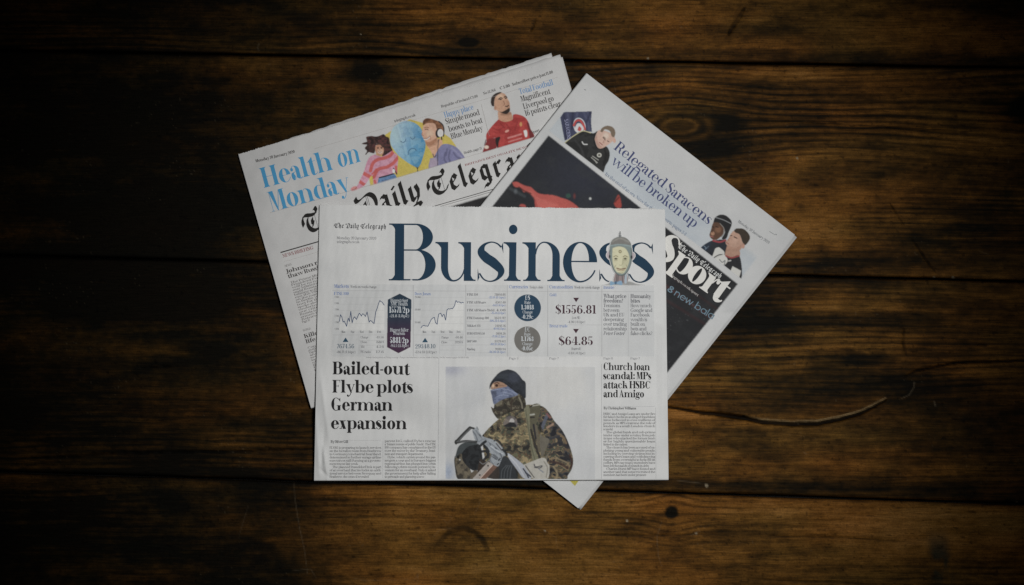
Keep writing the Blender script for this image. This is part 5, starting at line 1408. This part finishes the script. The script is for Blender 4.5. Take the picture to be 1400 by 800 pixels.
def strip(pg):
    c = Canvas(478, 116, 746, 263, 3.2, ST)
    cut = (c.V < 261.8 - .2955 * (c.U - 480)).astype(float); cut = c.blur(cut, .3)
    zw = zc(475, 175, 8.89); zm = zc(525, 150, 8); zf = zc(655, 115, 8)
    YEL = (176, 156, 58)
    c.poly([(507.5, 260), (504, 240), (515, 208), (527, 184), (538, 177), (560, 163), (578, 168), (607, 183), (616, 189), (623, 199), (628, 216), (600, 232), (540, 252)], YEL, .4, smooth=False)
    # balloon
    B = zm((65, 340), (72, 262), (108, 190), (170, 143), (250, 124), (330, 143), (392, 190), (428, 260), (452, 350), (450, 430), (420, 540), (398, 600), (365, 632), (330, 620), (250, 572), (160, 502), (110, 440), (78, 392))
    m = c.inside(cat(B + [B[0]], 5)).astype(float); m = c.blur(m, .4)
    g = sm(532, 584, c.U + .25 * (c.V - 190))[..., None]; t = c.tone((140, 172, 194)) * (1 - g) + c.tone((46, 120, 166)) * g
    c.put(m, t); c.ellipse(zm((130, 260))[0], 8, 14, (162, 186, 204), 6, .6, clip=m); c.ellipse(zm((330, 500))[0], 10, 16, (84, 148, 184), 7, .5, clip=m); c.stroke(zm((165, 150), (205, 300), (260, 520)), 1.0, (116, 152, 178), .5, 1, clip=m)
    c.mottle(m * .18, [(60, 110, 150), (150, 190, 210)], 5, 14)
    for P, w in ((((183, 345), (208, 360), (230, 345), (238, 322)), .8), (((288, 300), (306, 322), (325, 318), (338, 300)), .8), (((266, 492), (272, 452), (300, 428), (335, 428), (352, 445)), .8)): c.stroke(zm(*P), w, (52, 80, 110), .9)
    c.poly(zm((345, 618), (365, 632), (388, 620), (372, 645), (372, 680), (364, 680), (362, 650)), (40, 48, 56), .3)
    # man with headphones
    c.poly(zm((470, 400), (520, 392), (580, 330), (622, 318), (640, 372), (598, 440), (550, 525), (515, 460)), (186, 138, 108), .5); c.stroke(zm((500, 400), (560, 370), (600, 330)), 2.6, (140, 96, 72), .6, 1.2)
    fc = c.poly(zm((428, 180), (480, 145), (552, 150), (578, 215), (585, 300), (572, 350), (520, 392), (472, 398), (452, 352), (430, 312), (414, 272), (420, 222)), (184, 138, 112), .4)
    c.poly(zm((448, 348), (500, 350), (560, 318), (582, 300), (572, 352), (522, 395), (470, 400)), (148, 96, 66), .8, .85, clip=fc); c.ellipse(zm((500, 260))[0], 5, 5, (212, 162, 136), 3, .7, clip=fc)
    c.stroke(zm((440, 325), (470, 322), (498, 298)), 1.5, (206, 190, 178)); c.stroke(zm((438, 318), (470, 316), (500, 292)), .6, (130, 72, 60)); c.stroke(zm((448, 218), (468, 214), (484, 222)), .8, (92, 60, 46)); c.stroke(zm((440, 200), (468, 192), (490, 198)), .8, (128, 84, 58)); c.stroke(zm((420, 250), (414, 272), (432, 284)), .7, (150, 100, 80)); c.stroke(zm((500, 285), (512, 310), (505, 330)), .7, (160, 108, 86))
    hr = c.poly(zm((425, 172), (428, 122), (470, 94), (540, 108), (612, 138), (648, 190), (656, 262), (632, 292), (602, 282), (576, 205), (552, 152), (480, 146)), (122, 74, 46), .4); c.mottle(hr * .6, [(92, 54, 34), (140, 90, 58)], 3, 23); c.poly(zm((428, 165), (430, 125), (470, 98), (500, 110), (460, 140)), (76, 46, 32), .6, .8)
    c.stroke(zm((600, 130), (640, 165), (655, 215), (650, 290)), 1.6, (46, 40, 42)); c.ellipse(zm((598, 256))[0], 4.4, 6.6, (36, 32, 34), .5, rot=.15); c.ellipse(zm((617, 256))[0], 4.0, 5.4, (186, 184, 182), .5); c.ellipse(zm((617, 256))[0], 2.2, 3.2, (168, 166, 166), 1.5, .8); c.stroke(zm((628, 300), (632, 325)), 1.6, (34, 32, 34))
    sh = c.poly(zm((505, 532), (545, 520), (598, 425), (660, 374), (760, 394), (822, 440), (885, 525), (900, 560), (700, 620), (500, 650)), (106, 106, 146), .4)
    c.poly(zm((500, 545), (560, 520), (590, 600), (500, 650)), (154, 136, 152), 2.5, .8, clip=sh)
    for P in (((670, 470), (660, 540), (690, 590)), ((720, 450), (708, 520), (722, 570)), ((760, 470), (800, 520), (850, 540)), ((690, 430), (680, 500))): c.stroke(zm(*P), 1.8, (72, 72, 106), .7, 1.2, clip=sh)
    c.stroke(zm((740, 420), (800, 470), (850, 520)), 2, (134, 134, 168), .5, 1.2, clip=sh); c.stroke(zm((535, 485), (548, 520), (570, 500)), 1.0, (70, 60, 70)); c.stroke(zm((596, 330), (588, 440), (587, 610)), .7, (50, 46, 56))
    # woman in a striped jumper
    hr = c.poly(zw((175, 192), (205, 178), (240, 168), (228, 118), (250, 104), (300, 100), (350, 106), (400, 92), (440, 76), (470, 105), (502, 120), (515, 170), (530, 230), (548, 282), (505, 320), (432, 348), (420, 300), (400, 205), (350, 190), (340, 250), (325, 305), (285, 300), (255, 295), (222, 328), (238, 280), (212, 245), (240, 205), (205, 200)), (48, 32, 32), .35)
    c.mottle(hr * .6, [(32, 22, 22), (70, 46, 42), (90, 44, 46)], 3, 27)
    for P in (((185, 190), (260, 165)), ((222, 320), (275, 250), (300, 200)), ((225, 240), (290, 205)), ((240, 300), (300, 255))): c.stroke(zw(*P), 1.0, (54, 36, 34))
    jp = [zw((335, 322), (300, 335), (270, 355), (245, 395), (225, 450), (195, 545), (150, 640), (118, 705), (70, 715), (40, 742), (60, 768), (120, 750), (160, 730), (205, 700), (240, 655), (295, 580), (310, 665), (330, 690), (368, 678), (385, 602), (540, 560), (562, 520), (600, 565), (608, 470), (614, 350), (560, 295), (540, 280), (430, 345))][0]
    jm = c.poly(jp, (182, 124, 146), .4)
    c.mottle(jm * .4, [(164, 100, 126), (196, 144, 164)], 3, 29)
    for P, w in ((((560, 285), (520, 335), (450, 365), (370, 385), (310, 430), (280, 520)), 4.2), (((620, 350), (560, 425), (480, 475), (400, 492), (360, 520), (320, 600)), 4.2), (((190, 548), (240, 575), (300, 605)), 4.6), (((135, 640), (175, 670), (225, 700)), 4.0), (((330, 640), (345, 690)), 3), (((590, 470), (600, 530), (605, 570)), 3), (((300, 560), (330, 530), (350, 500)), 2)): c.stroke(zw(*P), w, (184, 70, 62), .9, .7, clip=jm)
    c.poly(zw((45, 735), (75, 712), (110, 712), (120, 742), (70, 768), (48, 760)), (186, 112, 110), .5); c.stroke(zw((60, 755), (95, 745), (112, 722)), .8, (140, 62, 66))
    fc = c.ellipse(zw((390, 262))[0], 6.0, 8.4, (168, 114, 88), .5, rot=-.1); c.ellipse(zw((400, 285))[0], 4, 4, (212, 156, 128), 2, .7, clip=fc)
    c.stroke(zw((378, 290), (395, 302), (416, 290)), 1.3, (206, 186, 176)); c.stroke(zw((376, 285), (395, 300), (418, 284)), .5, (128, 58, 54)); c.ellipse(zw((372, 248))[0], 1.0, .8, (50, 32, 28)); c.ellipse(zw((412, 246))[0], 1.0, .8, (50, 32, 28)); c.stroke(zw((362, 238), (380, 234)), .6, (70, 44, 36)); c.stroke(zw((403, 233), (420, 236)), .6, (70, 44, 36)); c.stroke(zw((393, 250), (392, 268), (400, 270)), .5, (150, 96, 74))
    c.stroke(zw((345, 200), (400, 196), (432, 230)), 2.0, (44, 30, 30), .9)
    jn = c.poly(zw((366, 690), (372, 640), (390, 600), (470, 578), (562, 555), (598, 602), (600, 640), (480, 680)), (76, 112, 158), .4); c.mottle(jn * .5, [(56, 88, 132), (98, 134, 176)], 3, 37); c.stroke(zw((388, 604), (470, 584), (562, 556)), 1.6, (34, 32, 44)); c.stroke(zw((560, 490), (600, 560)), 1.4, (50, 40, 46)); c.ellipse(zw((562, 525))[0], 1.8, 2.8, (196, 190, 184))
    c.stroke(zw((298, 590), (308, 660)), 1.4, YEL)
    # footballer in red
    nk = c.poly(zf((205, 300), (300, 320), (345, 305), (368, 385), (330, 425), (250, 420), (212, 385)), (172, 124, 96), .5); c.stroke(zf((250, 330), (310, 330), (345, 318)), 3, (120, 82, 62), .6, 1.4, clip=nk)
    sh = c.poly(zf((212, 385), (250, 408), (300, 415), (365, 390), (374, 336), (430, 334), (500, 364), (540, 420), (560, 490), (600, 580), (460, 640), (330, 690), (205, 740), (205, 605), (160, 590), (95, 640), (78, 590), (84, 540), (140, 462)), (164, 46, 44), .4)
    c.mottle(sh * .5, [(140, 36, 36), (176, 56, 52)], 5, 47, sx=2)
    for P in (((150, 480), (210, 500), (270, 470)), ((300, 440), (340, 500), (330, 560)), ((420, 420), (390, 500)), ((230, 430), (280, 480))): c.stroke(zf(*P), 1.2, (122, 30, 32), .6, 1, clip=sh)
    c.poly(zf((520, 415), (545, 430), (562, 490), (604, 578), (556, 590), (540, 500)), (92, 28, 32), .6, .9)
    c.poly(zf((75, 640), (100, 600), (170, 590), (215, 580), (195, 690), (150, 720), (40, 760)), (120, 34, 36), .5); c.poly(zf((182, 590), (232, 578), (215, 640), (205, 700), (180, 640)), (34, 28, 28), .5); c.ellipse(zf((82, 690))[0], 3.0, 2.4, (188, 168, 152), .8); c.stroke(zf((60, 670), (75, 610)), 1.0, (84, 50, 52))
    c.stroke(zf((318, 590), (380, 572), (460, 548)), 2.2, (188, 112, 108), .8); c.stroke(zf((325, 632), (400, 610), (465, 590)), 1.6, (188, 112, 108), .7); c.ellipse(zf((457, 440))[0], 1.8, 3.0, (176, 120, 66), .6); c.ellipse(zf((305, 515))[0], 3.0, 1.6, (204, 132, 118), .5, rot=-.5); c.poly(zf((485, 510), (520, 505), (528, 565), (505, 580)), (196, 184, 182), .4)
    fc = c.poly(zf((165, 200), (178, 135), (232, 95), (282, 110), (306, 150), (332, 200), (337, 262), (330, 292), (300, 320), (240, 310), (200, 292), (170, 262)), (174, 128, 100), .4)
    c.poly(zf((300, 170), (332, 200), (337, 270), (320, 300), (300, 240)), (150, 104, 80), 1.0, .6, clip=fc); c.ellipse(zf((230, 140))[0], 5, 4, (206, 158, 130), 2, .7, clip=fc); c.stroke(zf((262, 185), (282, 220), (262, 232)), .8, (132, 88, 68)); c.ellipse(zf((235, 168))[0], 1.8, .9, (58, 40, 34), .5); c.ellipse(zf((292, 155))[0], 1.5, .9, (58, 40, 34), .5)
    c.poly(zf((128, 205), (134, 150), (170, 108), (222, 88), (245, 96), (185, 132), (166, 192), (164, 240), (140, 238)), (46, 36, 32), .4); c.ellipse(zf((176, 262))[0], 1.6, 3.0, (160, 110, 84), .5)
    c.poly(zf((200, 290), (245, 305), (290, 284), (332, 262), (336, 296), (302, 328), (252, 318)), (42, 32, 28), .5)
    for P, w in ((((212, 166), (235, 150), (255, 156)), 1.2), (((274, 144), (290, 134), (305, 146)), 1.2), (((288, 242), (305, 246), (322, 234)), 1.2)): c.stroke(zf(*P), w, (66, 44, 36))
    c.keep(cut); c.grain(.075, 5)
    c.build('photograph', pg, 'cut-out photos of a jumping woman, a sad blue balloon, a man in headphones and a footballer in red')


telegraph()


# ---------------------------------------------------------------- sports section
SS = 170.0


def sport():
    global DET
    pg = SPO; k = lambda c: ink(c, SS)
    # sky behind the teaser strip, coach and players
    c = Canvas(748, 135, 1050, 392, 2.4, SS)
    top = hp(c.U, c.V, (775, 148), (1055, 364), (760, 250)); bot = hp(c.U, c.V, (756, 183), (1014, 381.5), (1000, 200))
    lft = hp(c.U, c.V, (776, 146), (754, 174), (900, 260)); rgt = hp(c.U, c.V, (1046, 340), (1017, 377), (900, 260))
    sky = sm(-1, 13, top + 6 * (fbm(c.U / 30, c.V / 30, 3) - .5)) * sm(-.4, .4, bot) * sm(-.5, 2, lft) * sm(-1, 4, rgt)
    f = fbm(c.U / 40, c.V / 26, 19, 4)
    c.put(sky, (160, 168, 176), .9); c.put(sky * sm(.4, .7, f), (172, 177, 181), .7); c.put(sky * sm(10, -2, top) * sm(.4, .6, f), (138, 156, 166), .5)
    clipb = sm(-.3, .3, bot)
    zk = zc(755, 140, 7.62); zp = zc(955, 285, 8)
    # flag
    fl = c.poly(zk((84, 158), (122, 102), (260, 98), (412, 94), (404, 200), (414, 305), (330, 310), (140, 395), (130, 400), (108, 290)), (56, 60, 88), .4, smooth=False)
    for P in (((160, 110), (180, 230), (175, 350)), ((260, 105), (250, 170)), ((330, 105), (370, 200), (385, 290)), ((370, 105), (400, 180))): c.stroke(zk(*P), 2.6, (78, 82, 112), .6, 1.6, clip=fl)
    for P in (((120, 130), (140, 250), (140, 380)), ((215, 110), (205, 280)), ((395, 110), (360, 200))): c.stroke(zk(*P), 2.2, (40, 42, 66), .7, 1.6, clip=fl)
    r = c.ellipse(zk((284, 245))[0], 8.2, 11.2, (186, 186, 190), .4, rot=-.25, clip=fl); c.ellipse(zk((284, 245))[0], 7.0, 9.8, (60, 62, 90), .4, rot=-.25, clip=fl); c.stroke(zk((225, 240), (250, 195), (290, 190), (325, 235), (340, 280)), 2.6, (196, 62, 58), .95, clip=fl); c.poly(zk((235, 265), (262, 220), (300, 225), (330, 280), (290, 310), (240, 300)), (190, 188, 190), .4, clip=fl); c.poly(zk((262, 290), (280, 250), (305, 275), (290, 300)), (186, 66, 60), .4, clip=fl)
    # coach
    jk = c.poly(zk((118, 432), (200, 368), (290, 312), (330, 300), (400, 318), (440, 320), (472, 300), (445, 372), (462, 450), (482, 472), (562, 460), (598, 525), (590, 595), (560, 650), (470, 760), (140, 480)), (40, 40, 40), .4); c.mottle(jk * .5, [(30, 30, 31), (50, 50, 50)], 7, 57)
    c.stroke(zk((114, 434), (200, 366), (285, 312), (330, 298), (400, 318)), 1.0, (176, 168, 122)); c.stroke(zk((440, 330), (440, 420), (470, 475)), 1.6, (26, 26, 28)); c.stroke(zk((540, 470), (560, 560), (530, 660)), 1.6, (28, 28, 29), .8, 1); c.stroke(zk((240, 400), (300, 480), (330, 560)), 1.8, (54, 54, 55), .7, 1.4)
    c.stroke(zk((312, 412), (328, 436), (364, 438)), 1.2, (186, 186, 184)); c.ellipse(zk((490, 550))[0], 3.2, 3.0, (176, 174, 164), .5); c.ellipse(zk((490, 550))[0], 1.8, 1.6, (90, 88, 80), .5)
    for q in (((408, 575), (470, 628)), ((420, 560), (480, 600)), ((440, 600), (462, 632))): c.stroke(zk(*q), 1.0, (160, 158, 150), .8, smooth=False)
    fc = c.poly(zk((442, 382), (468, 310), (500, 288), (580, 308), (640, 348), (652, 382), (612, 420), (562, 456), (512, 480), (472, 466)), (192, 154, 136), .4)
    c.poly(zk((442, 385), (460, 340), (480, 420), (520, 470), (490, 475), (465, 460)), (168, 122, 106), 1.0, .7, clip=fc); c.ellipse(zk((560, 350))[0], 4, 4, (218, 184, 166), 2, .7, clip=fc)
    c.poly(zk((500, 302), (520, 265), (572, 244), (632, 260), (658, 312), (645, 362), (618, 350), (600, 300), (550, 282), (520, 312)), (112, 94, 76), .5)
    c.stroke(zk((530, 366), (545, 382), (552, 392)), 1.0, (74, 52, 46)); c.stroke(zk((575, 402), (590, 410)), 1.0, (84, 60, 52)); c.stroke(zk((535, 358), (556, 376)), .8, (120, 92, 76)); c.stroke(zk((492, 418), (510, 432), (522, 442)), 1.0, (150, 84, 80)); c.stroke(zk((540, 400), (528, 418), (542, 424)), .7, (160, 112, 96)); c.ellipse(zk((648, 400))[0], 2, 3, (196, 150, 130), .6)
    # players
    j1 = c.poly(zp((-20, 470), (60, 400), (130, 360), (170, 350), (292, 346), (314, 430), (280, 560), (260, 640), (130, 590), (40, 540)), (36, 40, 48), .4); c.poly(zp((-20, 470), (60, 400), (130, 365), (120, 430), (60, 480), (20, 520)), (34, 56, 82), 1.0, .9, clip=j1); c.stroke(zp((60, 410), (80, 430), (75, 445), (110, 415)), 1.0, (120, 142, 160)); c.mottle(j1 * .4, [(26, 28, 34), (46, 50, 58)], 5, 63)
    c.poly(zp((182, 440), (205, 428), (235, 432), (285, 492), (200, 560), (140, 570)), (188, 186, 180), .4); c.stroke(zp((160, 545), (220, 510), (270, 505)), 1.2, (60, 60, 62)); c.ellipse(zp((140, 555))[0], 1.5, 2, (120, 90, 70), .6)
    f1 = c.poly(zp((150, 180), (172, 145), (228, 155), (272, 212), (272, 272), (242, 312), (190, 346), (142, 332), (120, 292), (135, 240)), (88, 58, 42), .4); c.ellipse(zp((155, 275))[0], 2.6, 2.6, (176, 124, 94), 1, .8, clip=f1); c.ellipse(zp((215, 235))[0], 4, 4, (134, 90, 64), 2, .7, clip=f1); c.stroke(zp((150, 200), (165, 205)), 1.0, (36, 22, 18)); c.stroke(zp((190, 200), (215, 206)), 1.0, (36, 22, 18)); c.stroke(zp((130, 305), (160, 312)), 1.2, (150, 84, 76)); c.stroke(zp((172, 205), (150, 250), (150, 262)), .8, (78, 48, 36))
    c.poly(zp((162, 150), (182, 100), (240, 68), (302, 80), (356, 130), (362, 182), (330, 262), (302, 332), (254, 332), (288, 264), (268, 202), (220, 157)), (34, 34, 36), .4); c.stroke(zp((190, 100), (270, 125), (352, 165)), .9, (128, 130, 132)); c.stroke(zp((235, 165), (276, 215), (280, 265), (250, 310)), .9, (118, 112, 106)); c.stroke(zp((160, 352), (230, 368), (296, 348)), 2.2, (150, 52, 58))
    nk = c.poly(zp((310, 410), (440, 450), (446, 530), (370, 545), (292, 520)), (166, 122, 100), .5)
    j2 = c.poly(zp((296, 512), (360, 535), (440, 515), (468, 600), (474, 740), (430, 810), (300, 720), (120, 610), (150, 570), (250, 512)), (38, 38, 41), .4)
    c.poly(zp((135, 575), (255, 508), (290, 512), (318, 580), (245, 645), (190, 650)), (190, 188, 182), .6); c.stroke(zp((230, 560), (260, 590), (290, 570), (280, 620)), 1.2, (120, 122, 122)); c.stroke(zp((300, 520), (360, 540), (442, 520)), 1.8, (150, 58, 60)); c.stroke(zp((330, 575), (352, 570)), 1.6, (170, 168, 164)); c.poly(zp((335, 722), (372, 632), (466, 682), (440, 772)), (186, 184, 178), .5, smooth=False)
    f2 = c.poly(zp((345, 290), (390, 244), (452, 285), (482, 370), (505, 392), (470, 440), (440, 462), (400, 442), (330, 422), (294, 372), (322, 340)), (178, 136, 114), .4); c.poly(zp((310, 400), (400, 430), (470, 400), (440, 462), (400, 445), (330, 424)), (160, 114, 94), 1.0, .7, clip=f2); c.ellipse(zp((400, 350))[0], 4, 4, (190, 148, 126), 2, .6, clip=f2)
    c.poly(zp((388, 242), (420, 218), (500, 228), (556, 290), (558, 342), (512, 402), (482, 372), (452, 290), (400, 262)), (58, 48, 38), .4); c.stroke(zp((350, 300), (365, 296)), 1.0, (64, 44, 36)); c.stroke(zp((390, 312), (420, 326)), 1.1, (64, 44, 36)); c.stroke(zp((305, 372), (330, 388)), 1.0, (156, 92, 84)); c.ellipse(zp((488, 412))[0], 2.2, 3.4, (176, 126, 106), .6); c.stroke(zp((355, 320), (322, 342), (336, 352)), .7, (158, 112, 92))
    c.keep(clipb); c.grain(.07, 6)
    c.build('photograph', pg, 'teaser photo strip of a coach by a dark flag and two rugby players against a pale sky')
    # the black photograph
    c = Canvas(540, 182, 1012, 650, 1.6, SS)
    q = [(750, 185.4), (1008.6, 388.4), (820, 626), (556, 430)]
    m = c.blur(c.inside(q).astype(float), .4); c.put(m, (33, 34, 37)); c.put(m * np.exp(-((c.U - 800) / 70) ** 2 - ((c.V - 240) / 60) ** 2), (42, 45, 58), .8); c.put(m * sm(.5, .75, fbm(c.U / 22, c.V / 16, 12, 4)), (48, 50, 52), .35)
    za = zc(660, 180, 6.667)
    c.poly(za((268, 462), (312, 458), (350, 478), (400, 498), (442, 508), (512, 564), (640, 580), (720, 605), (790, 630), (870, 690), (900, 760), (520, 700), (482, 620), (440, 572), (400, 548), (372, 552), (345, 512), (290, 502)), (178, 72, 64), .6, clip=m); c.poly(za((400, 520), (440, 545), (500, 600), (620, 640), (700, 680), (520, 690), (470, 610)), (192, 90, 80), 1.6, .6, clip=m); c.stroke(za((330, 505), (380, 540), (440, 565)), 1.6, (84, 36, 34), .8, clip=m)
    c.poly(za((470, 610), (490, 640), (500, 690), (480, 690)), (170, 66, 60), .5, clip=m); c.poly(za((330, 680), (350, 662), (385, 668), (390, 690)), (170, 66, 60), .5, clip=m); c.poly(za((1195, 655), (1215, 610), (1236, 575), (1255, 610), (1262, 690), (1215, 690)), (158, 54, 46), .8, clip=m); c.stroke(za((1205, 640), (1240, 600)), 2, (70, 34, 34), .7, clip=m)
    c.ellipse(za((780, 585))[0], 3.2, 3.0, (42, 78, 66), 1.5, .9); c.ellipse(za((836, 588))[0], 1.6, 3.6, (110, 46, 44), 1, .8); c.ellipse(za((980, 611))[0], 1.6, 1.7, (176, 178, 174), .6); c.stroke(za((250, 520), (300, 545), (380, 590)), 3, (62, 68, 72), .6, 2, clip=m); c.ellipse(za((300, 545))[0], 2.2, 3.2, (92, 98, 104), 1.5, .6)
    # hoarding stripes and rain behind the lettering
    c.stroke([(905, 387), (975, 437), (985, 444)], 3, (70, 40, 40), .7, 2.4, clip=m); c.stroke([(905, 407), (970, 447)], 3, (56, 34, 36), .6, 2.4, clip=m); c.stroke([(905, 368), (960, 408), (1000, 436)], 2, (58, 34, 34), .5, 2.5, clip=m)
    sp = sm(.86, .93, noise(c.U / 1.6, c.V / 1.6, 55)) * sm(.4, .6, noise(c.U / 20, c.V / 14, 56)) * (c.V > 400); c.put(m * sp, (88, 90, 92), .7)
    c.grain(.06, 8)
    photo = c.build('photograph', pg, 'nearly black floodlit photo with a red sleeved arm')
    # lettering on black
    DET = 1.6; p = Print(); L = (188, 186, 182)
    p.text('S', 893.5, 346.6, 914.5, 362.4, 24.6, .36, .08, bbox=True); p.text('p', 913.8, 362.6, 937.6, 379.6, 24.4, .42, .07, bbox=True); p.text('o', 936.0, 378.8, 956.0, 393.2, 24.4, .42, .07, bbox=True); p.text('r', 955.2, 392.6, 971.8, 404.6, 24.4, .42, .07, bbox=True); p.text('t', 970.2, 403.4, 985.4, 414.4, 24.4, .42, .08, bbox=True)
    p.build('title', k(L), pg, lift=.00042)
    DET = .7
    Print().text('The Daily Telegraph', 926.8, 338.4, 984.4, 381.6, 5.0, face='black').build('masthead', k((180, 180, 178)), pg, lift=.00032)
    DET = .6; block('web_address', k((150, 148, 146)), pg, [('telegraph.co.uk/sport', 914.6, 375.2, 953.6, 405.2, 2.3, .3, .1)], lift=.00032)
    DET = 1.0; p2 = Print(); p2.text('8', 911.6, 397.0, 917.8, 401.4, 7.2, .2, .2, face='sans', bbox=True); p2.text('new bala', 921.0, 403.4, 973.6, 437.0, 7.0, .16, .16, face='sans', bbox=True); p2.build('hoarding_lettering', k((92, 112, 124)), pg, lift=.00032)
    DET = 1.0; p = Print()
    p.text('Relegated Saracens', 838.4, 203.2, 968.4, 307.4, 9.4, .24, .05); p.text('will be broken up', 834.0, 222.4, 949.0, 312.0, 9.4, .24, .05)
    p.build('headline', k((58, 64, 98)), pg, 'dark blue headline about a relegated rugby club')
    p = Print(); DET = .5
    p.text("It's the end of an era. Now for the full reports, pages 2-3", 826.6, 239, 936.8, 322.6, 3.1, .2, .07)
    p.build('standfirst', k((88, 100, 120)), pg)
    p = Print()
    p.text('Monday 20 January 2020', 1008.6, 303.6, 1051, 333.6, 2.5, .26, .1); p.build('dateline', k((110, 112, 114)), pg); p = Print(); p.line([(798.6, 122.4), (801.4, 123.4)], .9); p.build('printers_mark', k((110, 112, 114)), pg); p = Print(); p.line([(1052, 316.6), (1060, 321.2)], .5); p.line([(1060.5, 320), (1062, 321.4)], .9)
    p.build('printers_mark', k((110, 112, 114)), pg)
    p = Print(); p.text('SARACENS', 771.6, 163.5, 776.0, 191, 3.3, .22, .14); p.build('flag_lettering', k((124, 126, 150)), pg, lift=.00032)
    # yellow corner of an advertisement low on the page
    c = Canvas(768, 640, 806, 668, 3, SS); c.poly([(773, 642), (800, 642), (792.7, 655), (786, 664.6), (777, 655)], (164, 152, 48), .4, smooth=False); c.build('advertisement', pg, 'yellow pointed corner of an advertisement')


sport()
